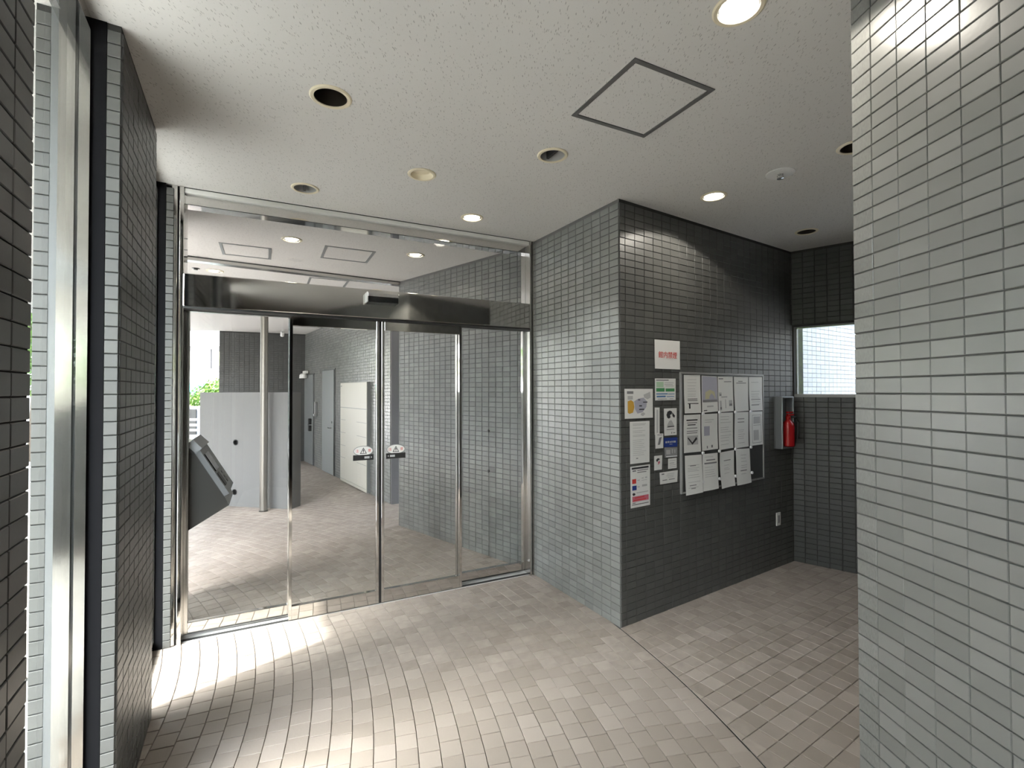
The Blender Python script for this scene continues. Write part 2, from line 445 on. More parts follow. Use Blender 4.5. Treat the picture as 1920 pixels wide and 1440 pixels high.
# expansion joint: a thin black arc
b = MB(); pr = None
for i in range(41):
    an = math.radians(-22 + 46 * i / 40); v = Vector((math.cos(an), math.sin(an)))
    a, c = RC + v * (R_JOINT - .004), RC + v * (R_JOINT + .004)
    if pr: b.add([(*pr[0], -.004), (*pr[1], -.004), (*c, -.004), (*a, -.004)], [(0, 1, 2, 3)])
    pr = (a, c)
jt = b.build('trim_1', BLACK); structure(jt, 'thin black expansion joint curving across the floor tiles')
# ground outside
g = MB().face([(-70, -40, -.03), (60, -40, -.03), (60, 80, -.03), (-70, 80, -.03)]).build('ground', ASPHALT); structure(g, 'pale paved ground outside the building')

# ------------------------------------------------------------------ ceiling with holes for the recessed fittings
FIT = dict(dl1=(-.831, 2.212), dl2=(-1.376, 3.214), spk=(-.560, 3.010), dl3=(.235, 2.767), lit1=(-.310, 3.766), lit2=(1.406, 3.359),
           lit3=(.804, 1.697), dl4=(2.508, 4.111), dl5=(1.906, 2.675), e1=(-1.959, 4.303), e2=(-.956, 4.801), e3=(-3.330, 5.426), e4=(-1.827, 6.51))
HOLE_R = {k: .071 for k in FIT}; HOLE_R['dl1'] = .074
EAVE = 1.15
IN_POLY = [pier(-15.0, 3.2), pier(-6.0, 3.2), pier(-6.0, EAVE), pier(1.50, EAVE), door(-.30, .02), door(2.80, .02), (.80, 4.9), DARK + Vector((.25, .5)) * .5, DARK + ED * .12 + Vector((.05, .05)), DARK + ED * 3.0 + Vector((.10, .10)), (5.1, 2.3), (5.1, -2.8), pier(-15.0, -2.0)]
OUT_POLY = [door(2.80, .02), door(-.30, .02), pier(1.50, EAVE), pier(1.50, 2.8), (-9.6, 10.8), (-6.52, 10.8), (-7.1, 12.2), (2.0, 12.4), (1.6, 5.2)]
HATCH_C = Vector((.604, 2.2605)); HATCHES = [(HATCH_C, .462), (Vector((-1.627, 4.788)), .462), (Vector((-2.295, 6.03)), .455), (Vector((-2.56, 4.665)), .43)]
def ceiling_sheet(name, poly, holes, squares, label):
    bm = bmesh.new(); edges = []
    def loop(pts):
        vs = [bm.verts.new((p[0], p[1], CEIL_Z)) for p in pts]
        for i in range(len(vs)): edges.append(bm.edges.new((vs[i], vs[(i + 1) % len(vs)])))
    loop(poly)
    for c, r in holes: loop([(c[0] + r * math.cos(2 * math.pi * i / 28), c[1] + r * math.sin(2 * math.pi * i / 28)) for i in range(28)])
    for c, s in squares:
        h = s / 2 - .006; loop([c + D * (x * h) + N * (y * h) for x, y in ((-1, -1), (1, -1), (1, 1), (-1, 1))])
    bmesh.ops.triangle_fill(bm, use_beauty=True, edges=edges)
    for f in bm.faces:
        if f.normal.z > 0: f.normal_flip()
    me = bpy.data.meshes.new(name); bm.to_mesh(me); bm.free(); me.materials.append(CEIL)
    o = link(name, me); structure(o, label); return o
ceil_in = ceiling_sheet('ceiling', IN_POLY, [(FIT[k], HOLE_R[k]) for k in FIT if k[0] != 'e'], HATCHES[:1], 'white fissured board ceiling of the lobby')
ceil_out = ceiling_sheet('ceiling_outside', OUT_POLY, [(FIT[k], HOLE_R[k]) for k in FIT if k[0] == 'e'], HATCHES[1:], 'white board ceiling of the porch beyond the glass doors')
for nm, poly in (('roof_slab', IN_POLY), ('roof_slab_outside', OUT_POLY)):
    b = MB().prism(poly, CEIL_Z + .21, CEIL_Z + .6)
    for i in range(len(poly)):                                     # edge band round the slab
        p, q = V2(poly[i]), V2(poly[(i + 1) % len(poly)]); u = (q - p).normalized(); w = Vector((-u.y, u.x))
        b.box(p, u, w, 0, (q - p).length, -.01, .01, CEIL_Z + .001, CEIL_Z + .21)
    structure(b.build(nm, FASCIA), 'concrete roof slab over the ceiling')

# ------------------------------------------------------------------ walls
CORE = .012   # the tiles stand proud of the wall body
# left piers between the slit windows
def make_pier(name, t0, t1, label, singles, xmax=1e9, corner=0):
    o = wall_block(name, [pier(t0, .003), pier(t1, .003), pier(t1, PIER_W), pier(t0, PIER_W)], label, mat=DGROUT)
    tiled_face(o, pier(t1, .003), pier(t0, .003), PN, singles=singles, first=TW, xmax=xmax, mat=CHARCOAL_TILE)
    for (w0, w1) in ((0.002, .0435), (.197, PIER_W)):              # cut tiles on the returns beside the window frames
        for (t, dr, cnt) in ((t0, -PD, corner), (t1, PD, 0)):
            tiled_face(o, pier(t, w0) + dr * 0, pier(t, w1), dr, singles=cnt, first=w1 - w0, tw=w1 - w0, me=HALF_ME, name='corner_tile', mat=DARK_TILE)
    return o
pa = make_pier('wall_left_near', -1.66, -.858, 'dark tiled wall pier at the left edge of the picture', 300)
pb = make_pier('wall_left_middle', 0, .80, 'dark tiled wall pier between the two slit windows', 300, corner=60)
PC = door(-.068)                                                     # the pier that carries the door jamb
pcd = Vector((-.56, .83)).normalized()
pc_poly = [PC, PC + pcd * .72, PC + pcd * .72 - PN * .24, pier(1.565, PIER_W)]
pc = wall_block('wall_left_far', pc_poly, 'narrow tiled wall pier beside the left door jamb', mat=DGROUT)
tc0 = pier(1.565, 0)
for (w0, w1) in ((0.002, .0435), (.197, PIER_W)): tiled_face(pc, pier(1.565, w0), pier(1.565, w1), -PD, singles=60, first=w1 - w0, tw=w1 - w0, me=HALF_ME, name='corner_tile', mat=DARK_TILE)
wall_block('wall_left_rear', [pier(-3.6), pier(-2.25), pier(-2.25, PIER_W), pier(-3.6, PIER_W)], 'tiled wall pier behind the camera', mat=WALL_TILE)
# wall beside the door and the notice wall: two faces of one core
w_in = Vector((.871, .491)).normalized()
mid = DARK + Vector((.28, .62))
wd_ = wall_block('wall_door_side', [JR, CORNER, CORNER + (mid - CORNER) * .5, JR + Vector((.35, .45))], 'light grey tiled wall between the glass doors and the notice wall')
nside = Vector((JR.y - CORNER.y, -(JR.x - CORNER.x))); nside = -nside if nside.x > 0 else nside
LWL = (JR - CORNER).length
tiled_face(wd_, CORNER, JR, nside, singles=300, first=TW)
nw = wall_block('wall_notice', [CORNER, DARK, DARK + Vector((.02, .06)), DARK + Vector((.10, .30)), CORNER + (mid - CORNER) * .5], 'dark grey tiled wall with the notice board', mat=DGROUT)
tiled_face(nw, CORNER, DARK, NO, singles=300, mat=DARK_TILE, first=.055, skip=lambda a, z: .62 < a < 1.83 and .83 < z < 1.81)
# end wall with the window
EN = Vector((-.67356, -.73913))                                      # its face into the room
WS0, WS1, WZ0, WZ1 = .020, 1.45, 1.612, 2.262
end = empty('wall_end', (*DARK, 0)); structure(end, 'dark tiled end wall round the window at the end of the passage')
b = MB(); o_ = DARK
b.box(o_, ED, -EN, 0, WS0, 0, .18, -.02, CEIL_Z); b.box(o_, ED, -EN, WS1, 3.0, 0, .18, -.02, CEIL_Z)
b.box(o_, ED, -EN, WS0, WS1, 0, .18, -.02, WZ0 - .03); b.box(o_, ED, -EN, WS0, WS1, 0, .18, WZ1, CEIL_Z)
b.build('wall_body', DGROUT, end)
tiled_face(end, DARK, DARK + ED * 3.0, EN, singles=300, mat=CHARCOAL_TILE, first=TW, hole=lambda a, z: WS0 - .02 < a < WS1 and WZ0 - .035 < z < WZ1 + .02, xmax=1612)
# right wall block
rb = wall_block('wall_right', [RW, (4.6, 2.0), (4.6, -2.7), (RW + RD * 4.3)], 'large light grey tiled wall at the right edge of the picture')
rn = Vector((-RD.y, RD.x)); rn = -rn if rn.x > 0 else rn
tiled_face(rb, RW, RW + RD * 1.6, rn, singles=300, first=.083, tw=.0965)
tiled_face(rb, RW, Vector((4.6, 2.0)), Vector((-.1, 1)), singles=0)
wall_block('wall_rear', [pier(-3.5), (1.6, -2.3), (1.6, -2.5), pier(-3.5, PIER_W)], 'wall behind the camera', mat=WALL_TILE)
wall_block('wall_passage', [(4.55, 3.1), (4.9, 2.9), (4.9, 1.8), (4.55, 1.8)], 'wall at the hidden end of the passage', mat=WALL_TILE)
# porch walls
xo = wall_block('wall_porch_right', [JR + N * .13, XE, XE + Vector((1.2, .75)), JR + Vector((1.4, 1.2)), JR + Vector((.35, .45))], 'light grey tiled porch wall seen through the right door panels')
xd = (XE - JR).normalized(); xn = Vector((-xd.y, xd.x)); xn = -xn if xn.x > 0 else xn
tiled_face(xo, JR + N * .13, XE, xn, singles=200, first=TW)
for z in (1.252, .856):                                              # two small bolts in the porch wall
    p = JR + xd * .586 + xn * .005
    MB().lathe([(.014, 0), (.014, .008), (.010, .012)], (p.x, p.y, z), 14, True, True, ax=Vector((xn.x, xn.y, 0))).build('bolt', DARKSTEEL, xo)
wdv = (W1 - W0).normalized(); wnv = Vector((wdv.y, -wdv.x)); wnv = -wnv if wnv.x > 0 else wnv
bw = wall_block('wall_porch_back', [W0, W1, W1 + Vector((1.0, .8)), W0 + Vector((2.2, 1.6))], 'grey tiled porch wall with two doors and a large ivory panel')
tiled_face(bw, W0, W1, wnv, singles=0)
pn = MB().box(W0, D, N, .005, 1.6, -.03, 0, 0, CEIL_Z).build('slate_panel', LILACPANEL, bw)
fw = wall_block('wall_porch_far', [FL, W1, W1 + Vector((-.2, .8)), FL + Vector((-.3, .9))], 'dark tiled far wall of the porch', mat=DGROUT)
fdv = (W1 - FL).normalized(); fnv = Vector((fdv.y, -fdv.x))
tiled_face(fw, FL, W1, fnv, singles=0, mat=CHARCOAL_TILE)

# ------------------------------------------------------------------ slit windows at the left
def slit_window(name, t0, t1, label, depth=(.088, .174), glass=.124):
    w = empty(name, (*pier(t0, glass), 0)); structure(w, label)
    for t, s in ((t0, 1), (t1, -1)):
        o = pier(t)
        j = MB().box(o, PD, -PN, 0, s * .014, depth[0], glass - .005, 0, CEIL_Z).box(o, PD, -PN, 0, s * .014, glass + .005, depth[1], 0, CEIL_Z).build('jamb', FRAMESTEEL, w)
        MB().box(o, PD, -PN, 0, s * .008, glass - .005, glass + .005, 0, CEIL_Z).build('gasket', BLACK, j)
        MB().box(o, PD, -PN, 0, s * .004, .0445, depth[0], 0, CEIL_Z).build('black_reveal', MATTBLACK, w)
        MB().box(o, PD, -PN, 0, s * .004, depth[1], .1965, 0, CEIL_Z).build('grey_reveal', GREYPAINT, w)
    L = t1 - t0
    MB().box(pier(t0), PD, -PN, .014, L - .014, depth[0], depth[1], 0, .055).build('sill', MIRROR, w)
    MB().box(pier(t0), PD, -PN, .014, L - .014, depth[0], depth[1], CEIL_Z - .05, CEIL_Z).build('head', MIRROR, w)
    MB().box(pier(t0), PD, -PN, .008, L - .008, glass - .004, glass + .004, .05, CEIL_Z - .045).build('pane', GREENGLASS, w)
slit_window('window_1', -.858, 0, 'tall slit window between the two left wall piers, its polished frame at the far side')
slit_window('window_4', -2.25, -1.66, 'slit window added out of view beside the camera to let in daylight')  # unseen opening, added and sized to brighten the near floor and walls
slit_window('window_2', .80, 1.565, 'tall slit window between the middle left pier and the door jamb')

# ------------------------------------------------------------------ glass entrance: frame and fixed panels
E1 = empty('door_1', (*door(1.3), 0)); structure(E1, 'polished stainless entrance frame with transom glass and fixed side panels')
DW = 2.644
for a0, a1, nm in ((-.068, -.036, 'left'), (-.026, 0, 'left'), (2.596, 2.618, 'right'), (2.626, DW, 'right')):
    MB().box(J, D, N, a0, a1, -.04, .13, 0, CEIL_Z, .004).build('jamb', MIRROR if nm == 'left' else STEEL, E1)
MB().box(J, D, N, -.036, -.026, -.025, .12, 0, CEIL_Z).build('jamb_gasket', BLACK, E1)
MB().box(J, D, N, 2.618, 2.626, -.025, .12, 0, CEIL_Z).build('jamb_gasket', BLACK, E1)
MB().box(J, D, N, 0, 2.596, -.03, .12, 2.962, CEIL_Z - .006, .003).build('top_rail', WHITE, E1)
MB().box(J, D, N, 0, 2.596, -.028, .118, CEIL_Z - .006, CEIL_Z).build('ceiling_gasket', BLACK, E1)
MB().box(J, D, N, 0, 2.596, 0, .11, 2.897, 2.962).build('mirror_rail', MIRROR, E1)
MB().box(J, D, N, 0, 2.596, -.002, .0, 2.894, 2.898).build('rail_bead', BLACK, E1)
MB().box(J, D, N, 0, 2.596, .04, .048, 2.425, 2.90).build('transom_pane', GLASS, E1)
hb = MB().box(J, D, N, 0, 2.596, -.05, .14, 2.208, 2.428, .006).build('header_bar', MIRROR, E1)
MB().box(J, D, N, 0, 2.596, -.046, .136, 2.196, 2.2085).build('header_underside', BLACK, hb)
for a0, a1 in ((.0, .655), (1.935, 2.596)):
    fp = MB().box(J, D, N, a0 + .022, a1 - .022, .066, .074, .085, 2.205).build('fixed_pane', GLASS, E1)
    MB().box(J, D, N, a0, a0 + .024, .05, .09, 0.02, 2.205, .002).build('stile', STEEL, fp)
    MB().box(J, D, N, a1 - .024, a1, .05, .09, 0.02, 2.205, .002).build('stile', MIRROR, fp)
    MB().box(J, D, N, a0 + .024, a1 - .024, .05, .09, .02, .098, .002).build('bottom_rail', MIRROR, fp)
    MB().box(J, D, N, a0 + .024, a1 - .024, .052, .088, 2.19, 2.207).build('top_bead', STEEL, fp)
MB().box(J, D, N, 0, 2.596, -.016, .12, -.004, .006).build('floor_track', TRACKALU, E1)
MB().box(J, D, N, 0, 2.596, -.012, .02, .006, .0075).build('track_slot', BLACK, E1)

def text_part(txt, size, mat, parent, origin, ux, uz=Vector((0, 0, 1)), name='lettering', align='CENTER'):
    cu = bpy.data.curves.new(name, 'FONT'); cu.body = txt; cu.size = size; cu.align_x = align; cu.align_y = 'CENTER'; cu.extrude = .0002
    t = bpy.data.objects.new('tmp', cu); COL.objects.link(t)
    me = bpy.data.meshes.new_from_object(t.evaluated_get(bpy.context.evaluated_depsgraph_get()))
    bpy.data.objects.remove(t); bpy.data.curves.remove(cu); me.materials.clear(); me.materials.append(mat); me.name = name
    ux, uz = Vector(ux).normalized(), Vector(uz).normalized(); nz = ux.cross(uz)
    mt = Matrix((ux, uz, nz)).transposed().to_4x4(); mt.translation = origin; me.transform(mt)
    return link(name, me, parent)

def door_sticker(leaf, a, arrow_left):
    P = lambda x, z, b: Vector((*(door(a + x, b)), z))
    zc = 1.190
    s = empty('warning_sticker', P(0, zc, 0)); s.parent = leaf; s.matrix_parent_inverse = INV[leaf.name]
    INV[s.name] = INV[s.name]
    pts = lambda rx, rz: [P(rx * math.cos(t), zc + rz * math.sin(t), .012) for t in [2 * math.pi * i / 40 for i in range(40)]]
    def disc(rx, rz, b0, b1, nm, mt):
        m_ = MB(); f = [P(rx * math.cos(2 * math.pi * i / 40), zc + rz * math.sin(2 * math.pi * i / 40), b0) for i in range(40)]
        k = [P(rx * math.cos(2 * math.pi * i / 40), zc + rz * math.sin(2 * math.pi * i / 40), b1) for i in range(40)]
        m_.add(f + k, [tuple(range(40)), tuple(range(79, 39, -1))] + [(i, (i + 1) % 40, 40 + (i + 1) % 40, 40 + i) for i in range(40)])
        return m_.build(nm, mt, s)
    disc(.074, .039, -.0062, -.0052, 'oval_rim', GREYPLASTIC); disc(.069, .034, -.0070, -.0062, 'oval_face', WHITE)
    m_ = MB()                                                         # warning triangle outline with a bar inside
    T = [(-.026, -.022), (.026, -.022), (0, .026)]; I = [(-.018, -.0175), (.018, -.0175), (0, .017)]
    for i in range(3):
        j = (i + 1) % 3; m_.face([P(T[i][0], zc + T[i][1], -.0074), P(T[j][0], zc + T[j][1], -.0074), P(I[j][0], zc + I[j][1], -.0074), P(I[i][0], zc + I[i][1], -.0074)])
    m_.face([P(-.003, zc - .008, -.0074), P(.003, zc - .008, -.0074), P(.004, zc + .010, -.0074), P(-.004, zc + .010, -.0074)])
    m_.face([P(-.003, zc - .015, -.0074), P(.003, zc - .015, -.0074), P(.003, zc - .011, -.0074), P(-.003, zc - .011, -.0074)])
    m_.build('warning_triangle', BLACKINK, s)
    dx = Vector((D.x, D.y, 0))
    text_part('注', .026, REDINK, s, P(-.046, zc - .001, -.0074), dx); text_part('意', .026, REDINK, s, P(.046, zc - .001, -.0074), dx)
    bl = MB().box(door(a), D, N, -.076, .076, -.0072, -.0052, 1.118, 1.160).build('black_label', BLACK, s)
    m_ = MB(); sg = -1 if arrow_left else 1
    m_.face([P(sg * .066, 1.139, -.0076), P(sg * .056, 1.146, -.0076), P(sg * .056, 1.132, -.0076)])
    m_.face([P(sg * .046, 1.131, -.0076), P(sg * .008, 1.131, -.0076), P(sg * .008, 1.147, -.0076), P(sg * .046, 1.147, -.0076)])
    m_.build('label_print', LIGHTINK, s)['kind'] = 'stuff'
    return s
def sliding_leaf(name, a0, a1, seal, sticker, label):
    L = empty(name, (*door((a0 + a1) / 2), 0)); structure(L, label)
    MB().box(J, D, N, a0 + .02, a1 - .02, -.004, .004, .10, 2.13).build('pane', GLASS, L)
    MB().box(J, D, N, a0, a0 + .022, -.018, .018, .012, 2.19, .002).build('stile', MIRROR, L)
    MB().box(J, D, N, a1 - .022, a1, -.018, .018, .012, 2.19, .002).build('stile', MIRROR, L)
    MB().box(J, D, N, a0 + .022, a1 - .022, -.018, .018, 2.122, 2.19, .002).build('top_rail', MIRROR, L)
    MB().box(J, D, N, a0 + .022, a1 - .022, -.018, .018, .012, .108, .002).build('bottom_rail', MIRROR, L)
    MB().box(J, D, N, seal - .006, seal + .006, -.015, .015, .012, 2.19).build('rubber_seal', BLACK, L)
    door_sticker(L, sticker, sticker > 1.28)
    return L
sliding_leaf('door_2', .636, 1.272, 1.275, 1.155, 'left sliding glass door leaf with an oval warning sticker')
sliding_leaf('door_3', 1.290, 1.955, 1.286, 1.404, 'right sliding glass door leaf with an oval warning sticker')
# sensor on the header bar
se = empty('motion_sensor', (*door(1.283, -.05), 2.35)); tag(se, 'small chrome and black motion sensor on the bar above the sliding doors', 'sensor')
MB().box(J, D, N, 1.165, 1.400, -.125, -.05, 2.362, 2.392, .004).build('sensor_cover', CHROME, se)
MB().box(J, D, N, 1.172, 1.398, -.112, -.05, 2.322, 2.362, .003).build('sensor_window', SCREEN, se)
MB().box(J, D, N, 1.156, 1.166, -.128, -.05, 2.318, 2.394, .003).build('end_cap', WHITE, se)

# ------------------------------------------------------------------ recessed ceiling fittings
CAN_H = .14
def fitting(name, key, kind, label, group=None, size=1.0):
    x, y = FIT[key]; r = HOLE_R[key]; z = CEIL_Z
    e = empty(name, (x, y, z)); tag(e, label, 'speaker' if 'speaker' in name else 'ceiling light', group)
    rim = .088 if key != 'dl1' else .093
    MB().lathe([(r - .002, -.001), (r - .001, -.006), (rim - .006, -.007), (rim, -.003), (rim, .0005), (r, .0005)], (x, y, z), 40).build('trim_ring', CREAM if kind != 'steel' else STEEL, e, True)
    if kind == 'baffle':
        MB().lathe([(r - .002, -.002), (r - .004, .03), (r - .006, .10), (r - .012, CAN_H), (0.001, CAN_H)], (x, y, z), 40).build('reflector', BAFFLE, e, True, fix=False)
        MB().lathe([(.001, .052), (.018, .055), (.03, .075), (.026, .11), (.015, .135)], (x, y, z), 24).build('bulb', GREYPLASTIC, e, True)
    elif kind == 'chrome':
        MB().lathe([(r - .003, -.002), (r - .010, .03), (r - .022, .075), (r - .038, .11), (.001, .118)], (x, y, z), 40).build('reflector', REFLECTOR, e, True, fix=False)
        MB().box((x, y), D, N, -.007, .007, -r + .014, r - .014, .002 + z, .09 + z).build('cross_blade', BLACK, e)
    elif kind == 'cup':
        MB().lathe([(r - .002, -.002), (r - .008, .012), (r - .018, .022), (.001, .026)], (x, y, z), 40).build('cone', CREAM, e, True, fix=False)
    else:
        MB().lathe([(r - .002, -.002), (r - .006, .03), (r - .014, .09), (r - .03, .125), (.001, .13)], (x, y, z), 40).build('reflector', CHROME, e, True, fix=False)
        MB().lathe([(.001, .006), (.030, .010), (.052, .022), (.058, .040), (.045, .060), (.018, .085)], (x, y, z), 32).build('bulb', BULB, e, True)
    return e
G = 'recessed downlights'
fitting('downlight', 'dl1', 'baffle', 'unlit dark brown downlight, the largest near the top of the ceiling, at the left')
fitting('downlight', 'dl2', 'chrome', 'unlit chrome twin downlight in the ceiling by the left end of the glass transom')
fitting('ceiling_speaker', 'spk', 'cup', 'shallow cream blank fitting between the two unlit chrome downlights')
fitting('downlight', 'dl3', 'chrome', 'unlit chrome downlight just left of the square ceiling hatch')
fitting('downlight', 'lit1', 'lit', 'lit downlight right above the glass transom')
fitting('downlight', 'lit2', 'lit', 'lit downlight above the dark notice wall')
fitting('downlight', 'lit3', 'lit', 'big lit downlight at the top edge of the picture beside the right wall')
fitting('downlight', 'dl4', 'baffle', 'unlit dark downlight over the far corner of the notice wall')
fitting('downlight', 'dl5', 'baffle', 'unlit downlight half hidden by the edge of the right wall')
fitting('downlight', 'e1', 'lit', 'lit porch downlight nearest the left, seen through the transom')
fitting('downlight', 'e2', 'lit', 'lit porch downlight seen through the transom right of the porch hatch')
fitting('downlight', 'e3', 'lit', 'lit porch downlight beyond the shutter rail at the far left')
fitting('downlight', 'e4', 'lit', 'lit porch downlight beyond the shutter rail above the sensor')
def spot(key, power, deg=140, z=CEIL_Z - .004, blend=.12, col=(1, .93, .82)):
    l = bpy.data.lights.new('lamp_light', 'SPOT'); l.energy = power; l.spot_size = math.radians(deg); l.spot_blend = blend; l.shadow_soft_size = .035; l.color = col
    o = bpy.data.objects.new('lamp_light', l); COL.objects.link(o); o.location = (*FIT[key], z)
SPOT_W = dict(lit1=4, lit2=24, lit3=26, e1=6, e2=6, e3=6, e4=6)
for k, p in SPOT_W.items(): spot(k, p)
# hatches
def hatch(i, label):
    c, s = HATCHES[i]; e = empty('ceiling_hatch', (*c, CEIL_Z)); tag(e, label, 'ceiling hatch', None)
    h = s / 2; fw_ = .022 if i == 0 else .024; z0, z1 = CEIL_Z - .004, CEIL_Z + .004
    for q, (a0, a1, b0, b1) in enumerate(((-h, h, -h, -h + fw_), (-h, h, h - fw_, h), (-h, -h + fw_, -h + fw_, h - fw_), (h - fw_, h, -h + fw_, h - fw_))):
        fr = MB().box(c, D, N, a0, a1, b0, b1, z0, z1).build('frame_side', HATCHFRAME if i == 0 else GREYPAINT, e)
    g_ = fw_ + .002
    MB().box(c, D, N, -h + g_, h - g_, -h + g_, h - g_, CEIL_Z - .001, CEIL_Z + .01).build('hatch_panel', CEIL, e)
    m_ = MB()
    for a0, a1, b0, b1 in ((-h + g_ - .003, h - g_ + .003, -h + fw_, -h + g_), (-h + g_ - .003, h - g_ + .003, h - g_, h - fw_)): m_.box(c, D, N, a0, a1, b0, b1, CEIL_Z - .0005, CEIL_Z + .008)
    m_.build('hatch_gap', BLACK, e)
hatch(0, 'square ceiling hatch with a dark grey frame in the lobby ceiling')
hatch(1, 'grey framed ceiling hatch in the porch seen through the middle of the transom')
hatch(2, 'grey framed ceiling hatch beyond the shutter rail of the porch')
hatch(3, 'faint ceiling hatch at the left of the porch ceiling')
# sprinkler and smoke detector
sp = empty('sprinkler', (1.674, 3.004, CEIL_Z)); tag(sp, 'white round sprinkler plate with a chrome head in the ceiling at the right', 'sprinkler')
MB().lathe([(.001, -.008), (.055, -.008), (.082, -.004), (.084, .0005)], (1.674, 3.004, CEIL_Z), 36).build('cover_plate', WHITE, sp, True)
MB().lathe([(.001, -.036), (.020, -.034), (.020, -.028), (.007, -.026), (.006, -.012), (.014, -.010), (.016, -.008)], (1.674, 3.004, CEIL_Z), 20).build('sprinkler_head', CHROME, sp, True)
for s_ in (-1, 1): MB().tube([(1.674 + s_ * .010, 3.004, CEIL_Z - .009), (1.674 + s_ * .020, 3.004, CEIL_Z - .020), (1.674 + s_ * .010, 3.004, CEIL_Z - .031)], .0022, 8).build('sprinkler_arm', CHROME, sp, True)
sm = empty('ceiling_sprinkler_ring', (-3.468, 5.307, CEIL_Z)); tag(sm, 'tiny dark sprinkler head in the porch ceiling at the far left', 'sprinkler')
MB().lathe([(.001, -.02), (.02, -.018), (.02, -.006), (.035, -.004), (.04, 0)], (-3.468, 5.307, CEIL_Z), 20).build('sprinkler_head', DARKSTEEL, sm, True)

# shutter rail across the porch ceiling
S0 = Vector((-3.21, 4.81)); S1 = Vector((-1.33, 6.005)); su = (S1 - S0).normalized(); sn = Vector((-su.y, su.x))
sh = empty('trim_2', (*S0, CEIL_Z)); structure(sh, 'stainless shutter rail across the porch ceiling')
MB().box(S0, su, sn, -.9, (S1 - S0).length, 0, .10, CEIL_Z - .042, CEIL_Z - .012).build('rail', STEEL, sh)
MB().box(S0, su, sn, -.9, (S1 - S0).length, -.004, .09, CEIL_Z - .012, CEIL_Z).build('rail_gap', BLACK, sh)

# ------------------------------------------------------------------ porch: low wall, pole, console, panel, doors
lw = Vector((-3.095, 6.804)); lwd = Vector((-.975, .198)).normalized(); lwn = Vector((lwd.y, -lwd.x)); lwn = -lwn if lwn.y < 0 else lwn
lo = empty('low_wall', (*lw, 0)); tag(lo, 'low grey concrete wall with two round holes behind the steel pole', 'wall')
b = MB()
def rect_with_holes(o, u, n0, L, H, holes, th):
    bm = bmesh.new(); ed = []
    def P(a, z, d): return (o[0] + u[0] * a + n0[0] * d, o[1] + u[1] * a + n0[1] * d, z)
    loops = [[(0, 0), (L, 0), (L, H), (0, H)]] + [[(c[0] + c[2] * math.cos(2 * math.pi * i / 20), c[1] + c[2] * math.sin(2 * math.pi * i / 20)) for i in range(20)] for c in holes]
    for lp in loops:
        vs = [bm.verts.new(P(a, z, 0)) for a, z in lp]
        for i in range(len(vs)): ed.append(bm.edges.new((vs[i], vs[(i + 1) % len(vs)])))
    bmesh.ops.triangle_fill(bm, use_beauty=True, edges=ed)
    r = bmesh.ops.extrude_face_region(bm, geom=list(bm.faces))
    for v in [g for g in r['geom'] if isinstance(g, bmesh.types.BMVert)]: v.co += Vector((n0[0], n0[1], 0)) * th
    bmesh.ops.recalc_face_normals(bm, faces=bm.faces)
    return bm
HL = [(.892, .916, .037), (.905, .205, .037)]
bm = rect_with_holes(lw, lwd, lwn, 1.50, 1.635, HL, .22)
me = bpy.data.meshes.new('wall_slab'); bm.to_mesh(me); bm.free(); me.materials.append(CONCRETE); link('wall_slab', me, lo)
for a, z, r in HL:
    c = lw + lwd * a; MB().lathe([(r + .006, -.004), (r - .004, -.004), (r - .006, .05), (.001, .055)], (c.x, c.y, z), 20, ax=Vector((lwn.x, lwn.y, 0))).build('hole_liner', BLACK, lo, True, fix=False)
po = empty('steel_pole', (-3.423, 6.70, 0)); tag(po, 'round stainless pole standing in front of the low porch wall', 'pole')
MB().lathe([(.049, 0), (.049, CEIL_Z)], (-3.423, 6.70, 0), 28).build('shaft', POLESTEEL, po, True)
MB().lathe([(.058, 0), (.058, .012), (.049, .018)], (-3.423, 6.70, 0), 28).build('base_collar', DARKSTEEL, po, True)
# intercom console at the left, outside
CO = empty('intercom_console', (*door(.05, .3), .7)); tag(CO, 'dark steel intercom console with a slanted panel outside the left glass panel', 'console')
side = [(-.12, 1.315), (.007, 1.285), (.062, 1.222), (.231, .925), (.262, .858), (.017, .708), (-.12, .64)]
b0, b1 = .06, .50
f = [Vector((*door(a, b0), z)) for a, z in side]; k = [Vector((*door(a, b1), z)) for a, z in side]; nS = len(side)
MB().add(f + k, [tuple(range(nS)), tuple(range(2 * nS - 1, nS - 1, -1))] + [(i, (i + 1) % nS, nS + (i + 1) % nS, nS + i) for i in range(nS)]).build('console_body', DARKSTEEL, CO)
pa_, pb_ = Vector((.066, 1.224)), Vector((.237, .922)); pu = (pb_ - pa_).normalized(); pnm = Vector((-pu.y, pu.x)); pnm = -pnm if pnm.x < 0 else pnm
def on_panel(m_, s0, s1, w0, w1, h0, h1):
    vs = []
    for h in (h0, h1):
        for s_, w_ in ((s0, w0), (s1, w0), (s1, w1), (s0, w1)):
            q = pa_ + pu * s_ + pnm * h; vs.append((*door(q.x, w_), q.y))
    m_.add(vs, [(3, 2, 1, 0), (4, 5, 6, 7), (0, 1, 5, 4), (1, 2, 6, 5), (2, 3, 7, 6), (3, 0, 4, 7)]); return m_
on_panel(MB(), -.012, .345, b0 - .004, b1 + .004, -.004, .030).build('panel_plate', FRAMEDARK, CO)
on_panel(MB(), .03, .17, b0 + .05, b0 + .25, .030, .036).build('screen', SCREEN, CO)
for i in range(3):
    for jx in range(3): on_panel(MB(), .20 + .035 * i, .222 + .035 * i, b0 + .25 + .04 * jx, b0 + .275 + .04 * jx, .030, .036).build('key', GREYPLASTIC, CO)
on_panel(MB(), .19, .29, b0 + .05, b0 + .15, .030, .034).build('speaker_grille', BLACK, CO)
f2 = [(.008, 1.287), (.066, 1.226), (.100, 1.262), (.045, 1.322)]
